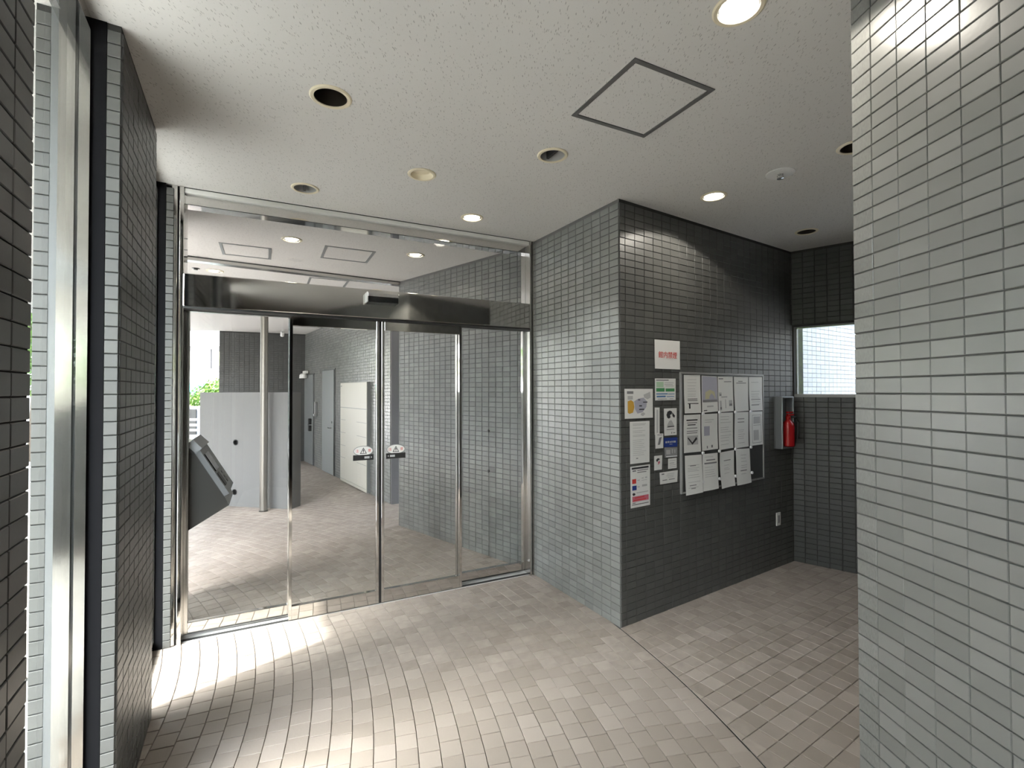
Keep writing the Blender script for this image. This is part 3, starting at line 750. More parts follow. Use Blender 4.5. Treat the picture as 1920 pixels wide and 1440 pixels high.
f = [Vector((*door(a, b0 - .004), z)) for a, z in f2]; k = [Vector((*door(a, b1 + .004), z)) for a, z in f2]
MB().add(f + k, [(0, 1, 2, 3), (7, 6, 5, 4)] + [(i, (i + 1) % 4, 4 + (i + 1) % 4, 4 + i) for i in range(4)]).build('top_hood', BOXMETAL, CO)

# big ivory panel and two doors on the porch back wall
def bwbox(a0, a1, n0, n1, z0, z1, ch=0): return MB().box(W0, wdv, wnv, a0, a1, n0, n1, z0, z1, ch)
IP = empty('panel_cabinet', (*(W0 + wdv * 1.57), .015)); tag(IP, 'tall ivory panelled mailbox cabinet on the porch back wall', 'cabinet')
bwbox(.85, 2.29, .006, .055, .02, 1.80).build('cabinet_body', GREYPAINT, IP)
bwbox(.852, 2.288, .055, .066, 1.362, 1.798, .002).build('upper_panel', IVORY, IP)
bwbox(.852, 2.288, .055, .066, .075, 1.352, .002).build('lower_panel', IVORY, IP)
bwbox(.852, 2.288, .055, .066, .022, .068, .002).build('plinth', IVORY, IP)
for z in (1.13, .90, .67, .45):
    for a0, a1 in ((.86, 1.35), (1.98, 2.27)):
        bwbox(a0, a1, .066, .0675, z, z + .006).build('slot', INK, IP)
bwbox(2.20, 2.26, .066, .0685, 1.73, 1.75).build('name_tag', INK, IP)
def steel_door(name, a0, a1, z1, label, lever_a, lever_z):
    d = empty(name, (*(W0 + wdv * ((a0 + a1) / 2)), 0)); structure(d, label)
    bwbox(a0, a1, .004, .014, .0, z1).build('door_frame', DARKPAINT, d)
    bwbox(a0 + .03, a1 - .03, .012, .030, .012, z1 - .03, .003).build('door_leaf', GREYPAINT, d)
    c = W0 + wdv * lever_a
    lv = bwbox(lever_a - .02, lever_a + .12, .07, .085, lever_z - .01, lever_z + .01, .004).build('lever', CHROME, d)
    bwbox(lever_a - .02, lever_a + .0, .03, .07, lever_z - .01, lever_z + .01).build('lever_stem', CHROME, lv)
    bwbox(lever_a - .02, lever_a + .02, .03, .036, lever_z + .09, lever_z + .13).build('lock_rose', CHROME, d)
    return d
steel_door('door_4', 2.845, 3.76, 2.10, 'grey steel door on the porch back wall nearest the ivory cabinet', 2.98, .93)
d5 = steel_door('door_5', 4.49, 5.36, 2.05, 'grey steel door at the far end of the porch back wall', 4.62, .90)
bwbox(4.62, 4.70, .03, .09, .76, 1.04, .01).build('door_closer_box', BLACK, d5)
TL = empty('emergency_lamp', (*(W0 + wdv * 5.10), 2.0)); tag(TL, 'white twin emergency lamp over the far porch door', 'lamp')
bwbox(4.95, 5.25, .03, .09, 2.06, 2.12, .008).build('lamp_body', WHITE, TL)
for a in (4.99, 5.20): 
    c = W0 + wdv * a + wnv * .11; MB().lathe([(.02, .06), (.055, .03), (.065, -.05), (.001, -.055)], (c.x, c.y, 2.0), 18).build('lamp_head', WHITE, TL, True)
HK = empty('wall_intercom', (*(W0 + wdv * 4.25), 1.25)); tag(HK, 'small dark handset on the porch back wall between the two doors', 'handset')
bwbox(4.20, 4.28, .006, .06, 1.10, 1.42, .01).build('handset_body', GREYPLASTIC, HK); bwbox(4.20, 4.30, .06, .09, 1.10, 1.16, .01).build('handset_cup', CHROME, HK)
CL = empty('spot_lamp', (-5.05, 10.7, CEIL_Z)); tag(CL, 'small white spot lamp under the porch ceiling by the far wall', 'lamp')
MB().lathe([(.03, 0), (.03, -.02), (.014, -.025), (.014, -.07)], (-5.05, 10.7, CEIL_Z), 18).build('lamp_base', WHITE, CL, True)
MB().lathe([(.022, .06), (.04, .05), (.04, -.05), (.001, -.055)], (-5.05, 10.66, CEIL_Z - .09), 18, ax=Vector((.3, -.5, .5))).build('lamp_head', WHITE, CL, True)

# ------------------------------------------------------------------ notices on the wall
NP = lambda u, z, n=.012: Vector((*(CORNER + ND * u + NO * n), z))
NV = Vector((ND.x, ND.y, 0))
def paper(name, quad, label, cat='notice', group=None, n0=.008, th=.0012, mat=PAPER, curl=0.0):
    """quad: TL, TR, BR, BL as (along the wall, height)"""
    e = empty(name, NP(*[sum(q[i] for q in quad) / 4 for i in (0, 1)], n0)); tag(e, label, cat, group)
    nx, nz = 4, 6; m_ = MB(); idx = {}
    TL_, TR_, BR_, BL_ = [Vector(q) for q in quad]
    ph = random.random() * 6
    vs = []
    for layer in (0, 1):
        for j in range(nz + 1):
            for i in range(nx + 1):
                s, t = i / nx, j / nz; p = (TL_ * (1 - s) + TR_ * s) * (1 - t) + (BL_ * (1 - s) + BR_ * s) * t
                bul = curl * (math.sin(s * 3.1 + ph) * .5 + t * t * 1.3 + .25 * math.sin(t * 5 + ph))
                vs.append(NP(p.x, p.y, n0 + max(bul, 0) + (th if layer else 0)))
    M = (nx + 1) * (nz + 1); fs = []
    for layer in (0, 1):
        for j in range(nz):
            for i in range(nx):
                a = layer * M + j * (nx + 1) + i; fs.append((a, a + 1, a + nx + 2, a + nx + 1) if layer else (a, a + nx + 1, a + nx + 2, a + 1))
    ring = [i for i in range(nx + 1)] + [(j + 1) * (nx + 1) - 1 for j in range(1, nz + 1)] + [nz * (nx + 1) + i for i in range(nx - 1, -1, -1)] + [j * (nx + 1) for j in range(nz - 1, 0, -1)]
    for q in range(len(ring)): a, b_ = ring[q], ring[(q + 1) % len(ring)]; fs.append((a, b_, M + b_, M + a))
    m_.add(vs, fs).build('sheet', mat, e, True)
    def at(s, t):
        s = min(max(s, 0), 1); t = min(max(t, 0), 1)
        p = (TL_ * (1 - s) + TR_ * s) * (1 - t) + (BL_ * (1 - s) + BR_ * s) * t
        # height of the sheet there, from its own facets
        def hgt(i, j): 
            s_, t_ = i / nx, j / nz
            return max(curl * (math.sin(s_ * 3.1 + ph) * .5 + t_ * t_ * 1.3 + .25 * math.sin(t_ * 5 + ph)), 0)
        fi, fj = min(int(s * nx), nx - 1), min(int(t * nz), nz - 1); ds, dt = s * nx - fi, t * nz - fj
        h = (hgt(fi, fj) * (1 - ds) + hgt(fi + 1, fj) * ds) * (1 - dt) + (hgt(fi, fj + 1) * (1 - ds) + hgt(fi + 1, fj + 1) * ds) * dt
        return p, n0 + th + h
    def mark(rects, mt, nm='print', lift=.0005):
        k = MB()
        for s0, t0, s1, t1 in rects:
            nsx = max(1, int(abs(s1 - s0) * 6)); nsz = max(1, int(abs(t1 - t0) * 8))
            for a in range(nsx):
                for c in range(nsz):
                    q = []
                    for s, t in ((a, c), (a, c + 1), (a + 1, c + 1), (a + 1, c)):
                        p, h = at(s0 + (s1 - s0) * s / nsx, t0 + (t1 - t0) * t / nsz); q.append(NP(p.x, p.y, h + lift))
                    k.face(q)
        o = k.build(nm, mt, e)
        if len(rects) > 1: o['kind'] = 'stuff'
        return o
    def poly(pts, mt, nm='print', lift=.0007):
        k = MB(); q = []
        for s, t in pts: p, h = at(s, t); q.append(NP(p.x, p.y, h + lift))
        k.face(q); return k.build(nm, mt, e)
    e_at = at
    return e, mark, poly, e_at
def lines(rows, x0=.12, x1=.88, h=.012, rag=.3):
    return [(x0, t, x1 - random.random() * rag * (x1 - x0), t + h) for t in rows]
def rng(a, b_, n): return [a + (b_ - a) * i / (n - 1) for i in range(n)]

e, mk, pl, at = paper('no_smoking_sign', [(.357, 2.027), (.651, 2.030), (.650, 1.811), (.358, 1.811)], 'white paper sign with red no smoking lettering at the top of the notices', 'sign', curl=.002)
p, h = at(.50, .53); text_part('館内禁煙', .054, REDINK, e, NP(p.x, p.y, h + .0035), NV)
e, mk, pl, at = paper('leaflet', [(.360, 1.738), (.598, 1.740), (.596, 1.576), (.361, 1.575)], 'small green and blue leaflet left of the notice board', 'leaflet')
mk([(.05, .05, .65, .10)], INK); mk([(.06, .15, .40, .40)], PALEGREEN); mk([(.45, .18, .9, .21), (.45, .26, .85, .29), (.5, .33, .9, .36)], LIGHTINK)
mk([(.05, .44, .45, .60), (.5, .46, .94, .60)], GREENINK); mk([(.05, .68, .6, .73), (.62, .70, .94, .73), (.07, .79, .5, .86), (.55, .82, .92, .85)], MIDBLUE); mk([(.12, .93, .55, .95), (.7, .93, .88, .95)], INK)
e, mk, pl, at = paper('area_map', [(.038, 1.661), (.334, 1.661), (.333, 1.449), (.040, 1.450)], 'framed coloured area map nearest the wall corner', 'map')
mk([(.08, .08, .30, .17)], INK); mk([(.10, .24, .28, .36)], LIGHTINK)
pl([(.10, .42), (.22, .38), (.30, .44), (.33, .62), (.28, .80), (.16, .84), (.10, .80)], ORANGEINK)
pl([(.33, .42), (.48, .33), (.66, .30), (.78, .42), (.76, .62), (.62, .80), (.44, .84), (.35, .68)], LILACINK)
pl([(.66, .20), (.90, .10), (.92, .30), (.80, .36), (.68, .30)], LIGHTINK); pl([(.56, .84), (.66, .80), (.72, .86), (.64, .93), (.56, .90)], LIGHTINK)
mk([(.46, .36, .54, .39), (.64, .44, .80, .47), (.50, .56, .60, .60), (.50, .68, .68, .72)], BLACKINK, lift=.0012)
e, mk, pl, at = paper('text_notice', [(.090, 1.427), (.297, 1.427), (.294, 1.127), (.092, 1.128)], 'plain typed text notice under the area map', 'notice')
mk(lines([.05, .08], .14, .82, .012) + lines([.15, .22, .26, .32, .35], .14, .8, .010, .5) + lines(rng(.44, .80, 9), .14, .86, .009, .4), LIGHTINK); mk([(.30, .87, .40, .89)], INK)
e, mk, pl, at = paper('colour_poster', [(.093, 1.109), (.300, 1.110), (.298, 0.815), (.095, .815)], 'white poster with red, blue and pink blocks, lowest at the left', 'poster')
mk([(.06, .03, .92, .075), (.06, .92, .92, .935)], BLACKINK); mk([(.10, .10, .28, .13), (.34, .10, .9, .12), (.34, .15, .8, .17)], INK)
mk([(.08, .31, .28, .42)], REDINK); mk([(.08, .47, .30, .58)], BLUEINK); mk([(.56, .30, .66, .32), (.74, .29, .84, .32), (.56, .36, .84, .37), (.58, .47, .84, .52), (.34, .34, .46, .36), (.34, .5, .46, .52)], LIGHTINK)
pl([(.08, .66), (.16, .64), (.24, .67), (.22, .70), (.12, .71)], BLACKINK); mk([(.30, .64, .9, .66)], LIGHTINK); mk([(.08, .73, .92, .86)], PINKINK); mk([(.20, .755, .7, .78), (.14, .81, .78, .835)], REDINK, lift=.0012); mk([(.08, .88, .24, .90)], INK)
e, mk, pl, at = paper('narrow_strip', [(.356, 1.523), (.410, 1.522), (.408, 1.325), (.355, 1.322)], 'narrow white vertical strip between the map and the notice board', 'label')
mk([(.35, .08, .65, .94)], LIGHTINK)
e, mk, pl, at = paper('flyer', [(.459, 1.513), (.608, 1.514), (.606, 1.309), (.462, 1.309)], 'white flyer with a dark blue curved figure at its top', 'flyer')
pl([(.18, .24), (.26, .12), (.44, .08), (.62, .12), (.60, .22), (.46, .24), (.50, .34), (.36, .38), (.24, .34)], BLACKINK); pl([(.62, .14), (.86, .28), (.80, .36), (.66, .30)], BLACKINK)
pl([(.40, .46), (.56, .44), (.76, .62), (.80, .68), (.20, .72), (.24, .60)], LIGHTINK); mk([(.26, .66, .78, .69)], BLACKINK, lift=.0012); mk([(.18, .77, .8, .79), (.56, .88, .62, .94), (.7, .9, .88, .93)], INK)
e, mk, pl, at = paper('sticker', [(.356, 1.329), (.446, 1.327), (.444, 1.218), (.359, 1.219)], 'small white sticker with a slanted grey bar under the narrow strip', 'sticker', n0=.0105)
mk([(.25, .06, .9, .10)], INK); pl([(.48, .28), (.80, .22), (.58, .74), (.28, .76)], INK)
e, mk, pl, at = paper('blue_plate', [(.456, 1.293), (.612, 1.290), (.612, 1.220), (.456, 1.224)], 'dark blue plate with pale lettering beside the notice board', 'sign', mat=BLUEINK, n0=.009)
mk([(.10, .38, .22, .58), (.26, .36, .38, .56), (.42, .38, .52, .56), (.55, .36, .64, .55), (.68, .36, .88, .56)], LIGHTINK); mk([(.4, .68, .62, .74)], LIGHTINK)
e, mk, pl, at = paper('plastic_pocket', [(.462, 1.222), (.612, 1.216), (.611, 1.141), (.466, 1.144)], 'grey plastic pocket hanging under the blue plate', 'pocket', mat=GREYPLASTIC)
mk([(.10, .86, .98, .96)], PLASTIC); mk([(.12, .25, .44, .7), (.56, .2, .64, .62), (.76, .25, .84, .6)], LIGHTINK)
e, mk, pl, at = paper('sticker', [(.347, 1.166), (.436, 1.166), (.431, 1.060), (.346, 1.060)], 'small white sticker with a dark swirl mark', 'sticker')
pl([(.22, .28), (.40, .18), (.62, .20), (.68, .30), (.50, .32), (.44, .40), (.30, .42)], BLACKINK); pl([(.40, .46), (.66, .36), (.74, .48), (.60, .60), (.42, .62), (.52, .52)], PINKINK); mk([(.4, .72, .6, .73)], LIGHTINK)
e, mk, pl, at = paper('sticker', [(.504, 1.134), (.604, 1.134), (.604, 1.056), (.503, 1.057)], 'tiny typed white sticker under the plastic pocket', 'sticker')
mk([(.15, .2, .85, .25), (.15, .42, .7, .5), (.15, .62, .9, .67), (.15, .82, .9, .87)], LIGHTINK)
e, mk, pl, at = paper('notice_card', [(.406, 1.038), (.616, 1.039), (.609, .949), (.411, .950)], 'small horizontal white card, lowest beside the notice board', 'card')
mk([(.10, .12, .24, .22)], INK); mk([(.4, .2, .8, .24), (.36, .34, .78, .38), (.44, .48, .76, .52)], LIGHTINK); mk([(.14, .66, .4, .72), (.5, .66, .84, .72)], INK)

NB = empty('notice_board', NP(1.22, 1.3, 0)); tag(NB, 'dark notice board with a thin aluminium frame covered by sheets of paper', 'board')
def nbox(u0, u1, n0, n1, z0, z1, ch=0): return MB().box(CORNER, ND, NO, u0, u1, n0, n1, z0, z1, ch)
nbox(.65, 1.81, .007, .018, .86, 1.78).build('board_face', DARKPAINT, NB)
for u0, u1, z0, z1 in ((.643, 1.817, 1.776, 1.792), (.643, 1.817, .852, .866), (.643, .657, .866, 1.776), (1.803, 1.817, .866, 1.776)):
    nbox(u0, u1, .006, .026, z0, z1, .002).build('frame_side', ANODISED, NB)
PAGES = {  # rows of printed marks: kind by look
 (1, 1): [(.682, 1.770), (.887, 1.773), (.887, 1.470), (.685, 1.471)], (1, 2): [(.908, 1.769), (1.109, 1.764), (1.116, 1.477), (.908, 1.469)], (1, 3): [(1.124, 1.764), (1.337, 1.767), (1.337, 1.474), (1.131, 1.468)],
 (1, 4): [(1.353, 1.765), (1.572, 1.766), (1.568, 1.471), (1.361, 1.466)], (1, 5): [(1.585, 1.766), (1.796, 1.769), (1.791, 1.470), (1.589, 1.468)],
 (2, 1): [(.679, 1.459), (.887, 1.459), (.884, 1.163), (.669, 1.166)], (2, 2): [(.901, 1.459), (1.116, 1.459), (1.112, 1.169), (.898, 1.166)], (2, 3): [(1.127, 1.463), (1.337, 1.462), (1.333, 1.163), (1.127, 1.157)],
 (2, 4): [(1.361, 1.462), (1.572, 1.461), (1.567, 1.159), (1.348, 1.157)], (2, 5): [(1.589, 1.461), (1.795, 1.460), (1.790, 1.164), (1.584, 1.161)],
 (3, 1): [(.675, 1.145), (.883, 1.140), (.880, .844), (.679, .839)], (3, 2): [(.897, 1.141), (1.097, 1.139), (1.093, .850), (.894, .847)], (3, 3): [(1.127, 1.137), (1.332, 1.145), (1.328, .847), (1.130, .842)], (3, 4): [(1.356, 1.152), (1.567, 1.143), (1.579, .847), (1.360, .843)]}
ROWN = {1: 'top', 2: 'middle', 3: 'bottom'}; COLN = {1: 'first', 2: 'second', 3: 'third', 4: 'fourth', 5: 'fifth'}
LOOK = {(1, 1): 'sheet with a black bracket diagram', (1, 2): 'lilac photo sheet', (1, 3): 'grey drawing sheet', (1, 4): 'nearly blank sheet under one heading', (1, 5): 'typed sheet', (2, 1): 'bold lined drawing sheet', (2, 2): 'pale sheet with two small marks',
        (2, 3): 'typed sheet', (2, 4): 'typed sheet under two heading lines', (2, 5): 'sheet with a framed plan', (3, 1): 'typed letter', (3, 2): 'sheet with two bold headings', (3, 3): 'nearly blank sheet', (3, 4): 'short typed sheet'}
for (r_, c_), q in PAGES.items():
    lab = '%s, %s row of the notice board, %s from the left' % (LOOK[(r_, c_)], ROWN[r_], COLN[c_])
    e, mk, pl, at = paper('notice_sheet', q, lab, 'paper', 'sheets pinned on the notice board', n0=.029 if r_ == 3 else .0195, curl=.010 if r_ == 3 else .004)
    if (r_, c_) == (1, 1): mk(lines([.12, .20, .28, .36, .42, .50, .55], .2, .8, .010), LIGHTINK); mk(lines([.62, .66], .2, .85, .02, .1), INK); mk([(.2, .74, .85, .76), (.27, .76, .36, .88)], BLACKINK)
    elif (r_, c_) == (1, 2): mk([(.02, .02, .98, .72)], LILACINK); pl([(.22, .45), (.5, .38), (.8, .44), (.85, .62), (.2, .64)], YELLOWINK); mk([(.05, .66, .95, .72), (.1, .93, .3, .96)], INK, lift=.0012); mk([(.3, .82, .7, .86)], LIGHTINK)
    elif (r_, c_) == (1, 3): mk([(.05, .05, .35, .08), (.4, .14, .9, .16)], INK); mk([(.05, .45, .22, .55), (.2, .56, .6, .60), (.08, .68, .2, .95), (.7, .68, .92, .85), (.45, .65, .5, .9)], LIGHTINK); mk([(.1, .50, .2, .54), (.1, .86, .2, .92), (.72, .78, .9, .84)], INK, lift=.0012)
    elif (r_, c_) == (1, 4): mk([(.3, .12, .6, .14), (.15, .17, .85, .19)], INK)
    elif (r_, c_) == (1, 5): mk(lines([.15, .42, .50, .56, .62, .73, .80], .15, .85, .015), LIGHTINK); mk(lines([.66, .82], .12, .9, .02), INK)
    elif (r_, c_) == (2, 1):
        mk([(.15, .13, .82, .16), (.22, .26, .7, .285)], BLACKINK); mk(lines([.21, .35, .43, .48], .18, .85, .018, .1), INK); mk([(.2, .56, .85, .80)], LIGHTINK)
        pl([(.22, .62), (.27, .60), (.5, .74), (.74, .60), (.80, .66), (.5, .80)], BLACKINK, lift=.0012)
    elif (r_, c_) == (2, 2): mk(lines([.16, .22], .2, .8, .012), LIGHTINK); mk([(.15, .34, .5, .6)], LILACINK); mk([(.30, .88, .36, .95), (.58, .87, .68, .94)], INK)
    elif (r_, c_) == (2, 3): mk(lines([.10, .18, .26, .40, .46, .52, .62, .68, .76, .86], .12, .9, .012), LIGHTINK)
    elif (r_, c_) == (2, 4): mk(lines([.18, .27], .2, .7, .02, .1), INK); mk(lines([.5, .55, .62, .68, .74, .86], .25, .75, .012), LIGHTINK)
    elif (r_, c_) == (2, 5): mk([(.2, .10, .9, .11), (.2, .92, .9, .93), (.2, .10, .22, .93), (.88, .10, .9, .93), (.3, .40, .85, .41)], INK); mk([(.3, .15, .82, .36), (.3, .55, .7, .85)], LIGHTINK)
    elif (r_, c_) == (3, 1): mk(lines([.25, .32, .36, .40, .50, .56, .68, .82], .15, .85, .012), LIGHTINK); mk([(.28, .26, .62, .28), (.22, .76, .6, .78), (.3, .84, .55, .86)], INK)
    elif (r_, c_) == (3, 2): mk([(.22, .16, .8, .19), (.1, .24, .9, .28)], INK); mk(lines([.08, .36, .44, .5, .56, .62], .12, .8, .012), LIGHTINK)
    elif (r_, c_) == (3, 3): mk([(.28, .24, .75, .26)], INK); mk(lines([.38, .46, .5, .6], .3, .7, .01), LIGHTINK)
    else: mk(lines([.17, .26, .35, .46, .52, .70], .3, .75, .014), LIGHTINK); mk([(.25, .60, .7, .625)], INK)
for u, z in ((.897, 1.464), (1.118, 1.468), (1.345, 1.465), (1.578, 1.464), (.892, 1.152), (1.112, 1.152), (1.342, 1.152), (1.577, 1.154), (.888, .925), (1.112, .925), (1.340, .925), (1.590, .93)):
    t = MB().lathe([(.001, .012), (.012, .011), (.013, .0)], NP(u, z, .034), 16, ax=Vector((NO.x, NO.y, 0))).build('magnet_pin', PLASTIC, NB, True)
# fire extinguisher in its box
FX = 2.13
FB = empty('extinguisher_box', NP(FX, 1.10, .01)); tag(FB, 'grey metal wall box holding the red fire extinguisher', 'box')
nbox(2.018, 2.232, .007, .014, 1.108, 1.593).build('back_plate', BOXMETAL, FB)
for u0, u1, z0, z1 in ((2.018, 2.034, 1.108, 1.593), (2.216, 2.232, 1.108, 1.593), (2.034, 2.216, 1.577, 1.593), (2.034, 2.216, 1.108, 1.124)):
    nbox(u0, u1, .014, .085, z0, z1, .006).build('box_side', BOXMETAL, FB)
FE = empty('fire_extinguisher', NP(FX + .01, 1.13, .09)); tag(FE, 'red fire extinguisher with a black hose in the grey wall box', 'extinguisher')
c = NP(FX + .01, 0, .075)
MB().lathe([(.001, 1.128), (.045, 1.128), (.052, 1.136), (.052, 1.315), (.046, 1.345), (.026, 1.368), (.020, 1.376), (.020, 1.385), (.001, 1.385)], (c.x, c.y, 0), 28).build('cylinder_body', RED, FE, True)
MB().lathe([(.001, 1.385), (.022, 1.385), (.022, 1.405), (.012, 1.412), (.012, 1.428), (.001, 1.428)], (c.x, c.y, 0), 20).build('valve', RED, FE, True)
MB().box((c.x, c.y), ND, NO, -.012, .085, -.012, .012, 1.412, 1.428, .003).build('lower_handle', RED, FE)
MB().box((c.x, c.y), ND, NO, -.018, .075, -.012, .012, 1.436, 1.450, .003).build('upper_lever', RED, FE)
hp = [NP(FX + .01 + a, z, n_) for a, z, n_ in ((.01, 1.40, .095), (.05, 1.40, .12), (.07, 1.36, .13), (.066, 1.28, .13), (.06, 1.20, .128))]
MB().tube(hp, .008, 10).build('hose', BLACK, FE, True)
ou = empty('wall_outlet', NP(2.07, .45, .008)); tag(ou, 'small white socket plate low on the notice wall below the extinguisher', 'socket')
nbox(2.035, 2.105, .007, .016, .390, .511, .003).build('cover_plate', WHITE, ou); nbox(2.056, 2.084, .016, .0175, .415, .485).build('socket_face', GREYPLASTIC, ou)

# ------------------------------------------------------------------ end window and what lies beyond
W3 = empty('window_3', (*(DARK + ED * .7), WZ0)); structure(W3, 'window in the end wall over a stainless sill')
ebox = lambda a0, a1, n0, n1, z0, z1, ch=0: MB().box(DARK, ED, -EN, a0, a1, n0, n1, z0, z1, ch)
ebox(WS0, WS1, -.01, .18, WZ0 - .03, WZ0, .002).build('sill', ANODISED, W3)
for a in (WS0, WS1 - .012): ebox(a, a + .012, .06, .11, WZ0, WZ1).build('frame_jamb', STEEL, W3)
ebox(WS0, WS1, .06, .11, WZ1 - .012, WZ1).build('frame_head', STEEL, W3)
ebox(WS0 + .01, WS1 - .01, .082, .088, WZ0, WZ1 - .01).build('pane', GLASS, W3)
YC = Vector((3.115, 5.20))
yw = wall_block('wall_yard', [YC, YC + ND * 4.5, YC + ND * 4.5 + Vector((-.3, .5)), YC + Vector((-.0, .3))], 'pale tiled yard wall outside the end window', z1=14.0)  # carried up far out of view to hold back sky light in the yard
tiled_face(yw, YC, YC + ND * 4.5, NO, z1=4.2, singles=0, mat=YARD_TILE)
yr = wall_block('wall_yard_blocker', [YC + ND * 3.0 - NO * .1, YC + ND * 3.0 + NO * 3.6, YC + ND * 3.3 + NO * 3.6, YC + ND * 3.3 - NO * .1], 'side wall added out of view to dim the yard outside the end window', z1=14.0, mat=GROUT)  # unseen wall added to reduce sky light in the yard
pp = empty('downpipe', (3.75, 6.6, 0)); tag(pp, 'white downpipe pair seen at the left edge of the end window', 'pipe')
for dx in (0, .12): MB().lathe([(.05, 1.9), (.05, 4.5)], (3.80 + dx, 6.7, 0), 14).build('pipe_length', WHITE, pp, True)
MB().box((3.86, 6.75), (1, 0), (0, 1), -.25, .25, -.0, .06, 1.84, 1.95).build('bracket_rail', WHITE, pp)

# ------------------------------------------------------------------ outdoors beyond the porch and the slit windows
def facade(name, o, u, n, L, H, label):
    """white block with a band of framed windows; o: left foot, u: along, n: towards us"""
    B = empty(name, (*o, 0)); tag(B, label, 'building')
    MB().box(o, u, n, 0, L, -6, 0, -.03, H).build('wall', RENDERWHITE, B)
    MB().box(o, u, n, -.1, L + .1, 0, .25, H - .5, H - .1).build('cornice', FRAMEGREY, B)
    return B
BO = Vector((-30.0, 25.0)); BUx = Vector((1, .02)).normalized(); BN = Vector((.02, -1)).normalized()
B1 = facade('white_building', BO, BUx, BN, 24, 7.5, 'white building across the street seen past the porch')
def bpane(z0, z1, a0, a1):
    fr = MB().box(BO, BUx, BN, a0, a1, 0, .10, z0, z1).build('window_frame', BLDFRAME, B1)
    MB().box(BO, BUx, BN, a0 + .12, a1 - .12, .10, .13, z0 + .12, z1 - .12).build('pane', WINGLASS, fr)
for i in range(8): bpane(2.85, 3.85, 2.5 + i * 2.0, 4.35 + i * 2.0)
for i in range(8): bpane(5.2, 6.3, 2.5 + i * 2.0, 4.35 + i * 2.0)
MB().box(BO, BUx, BN, 0, 24, 0, .3, 4.0, 4.25).build('ledge', RENDERWHITE, B1)
aw = MB(); aw.add([(*(BO + BUx * a + BN * n_), z) for a, n_, z in ((11.2, 0.0, 2.05), (14.2, 0.0, 2.05), (14.2, 1.0, 1.75), (11.2, 1.0, 1.75), (11.2, 1.0, 1.55), (14.2, 1.0, 1.55))], [(0, 1, 2, 3), (3, 2, 5, 4)]).build('awning', TEAL, B1)
bpane(.5, 1.45, 11.4, 14.0)

def leaf_cloud(parent, c, rx, ry, rz, n, s=.09, name='foliage'):
    m_ = MB()
    for i in range(n):
        while True:
            v = Vector((random.uniform(-1, 1), random.uniform(-1, 1), random.uniform(-1, 1)))
            if .35 < v.length < 1: break
        p = Vector(c) + Vector((v.x * rx, v.y * ry, v.z * rz))
        a = Vector((random.gauss(0, 1), random.gauss(0, 1), random.gauss(0, 1))).normalized(); t = a.orthogonal().normalized(); w = a.cross(t)
        k = s * random.uniform(.6, 1.3)
        m_.face([p - t * k, p - w * k * .5, p + t * k, p + w * k * .5])
    return m_.build(name, LEAF, parent, fix=False)
def tree(x, y, h, r, label, n=2600):
    t = empty('tree', (x, y, 0)); tag(t, label, 'tree', None)
    MB().tube([(x, y, -.03), (x + .05, y, h * .3), (x, y + .05, h * .6), (x, y, h * .85)], [.14, .11, .08, .03], 10).build('trunk', BARK, t, True)
    for k in range(4):
        an = k * 1.7; MB().tube([(x, y, h * (.4 + .08 * k)), (x + r * .5 * math.cos(an), y + r * .5 * math.sin(an), h * (.58 + .06 * k))], [.05, .02], 8).build('branch', BARK, t, True)
    leaf_cloud(t, (x, y, h * .68), r, r, h * .36, n)
tree(-11.6, 11.8, 4.6, 1.1, 'leafy tree outside, seen as a green sliver past the left wall pier')
tree(4.9, -17.5, 4.8, 2.0, 'leafy tree behind the building, mirrored green in the slit window frame')
tree(-16.5, 14.5, 6.0, 2.2, 'leafy tree across the street behind the parked bicycles')
tree(4.55, 9.2, 4.0, 1.1, 'small tree outside seen at the left edge of the end window', 1400)
hg = empty('hedge', (-8.7, 14.0, 0)); tag(hg, 'bright green clipped hedge above the low porch wall', 'hedge')
MB().box((-9.3, 13.8), (1, .1), (-.1, 1), -.2, 2.4, -.3, .3, -.03, .35).build('planter', CONCRETE, hg)
leaf_cloud(hg, (-8.2, 13.95, 1.12), 1.2, .5, .95, 6000, .055)
t = empty('added_shade_tree', (-5.2, -2.9, 0)); tag(t, 'tall leafy tree added out of view to shade the near slit window', 'tree')  # added tree, unseen; its crown weakens the sun through the near slit
MB().tube([(-5.2, -2.9, -.03), (-5.1, -2.85, 3), (-5.05, -2.7, 6), (-5.0, -2.6, 8.4)], [.16, .13, .09, .03], 10).build('trunk', BARK, t, True)
leaf_cloud(t, (-4.9, -2.55, 8.1), 1.1, 1.1, 1.1, 900, .11)
nb = empty('neighbour_sky_blocker', (*pier(7, 9), 0)); tag(nb, 'plain grey block added out of view to cut sky light at the slit windows', 'building')  # unseen mass added to block sky light in front of the slit windows
MB().box(pier(0, 9), PD, -PN, 0, 15, 0, 5, -.03, 11).build('wall', GREYPAINT, nb)
MB().box(pier(0, 9), PD, -PN, -.1, 15.1, -.15, 0, 10.6, 11.1).build('cornice', FRAMEGREY, nb)
up = MB().prism([pier(-4.5, .4), pier(1.5, .4), pier(1.5, .6), (-7.0, 10.9), (-6.9, 12.2), (2.0, 12.4), (1.6, 5.2), DARK + Vector((.05, .1)), DARK + ED * 3.0 - EN * .1, (5.1, -2.8)], CEIL_Z + .6, 13).build('upper_sky_blocker', FASCIA)  # added mass above the roof, unseen; blocks sky over yard and surroundings
structure(up, 'upper storeys added out of view over lobby and porch to block sky light')
cw = empty('concrete_wall', (*pier(-4.4, 1.1), 0)); tag(cw, 'sloped grey concrete wall outside, mirrored in the slit window frame', 'wall')
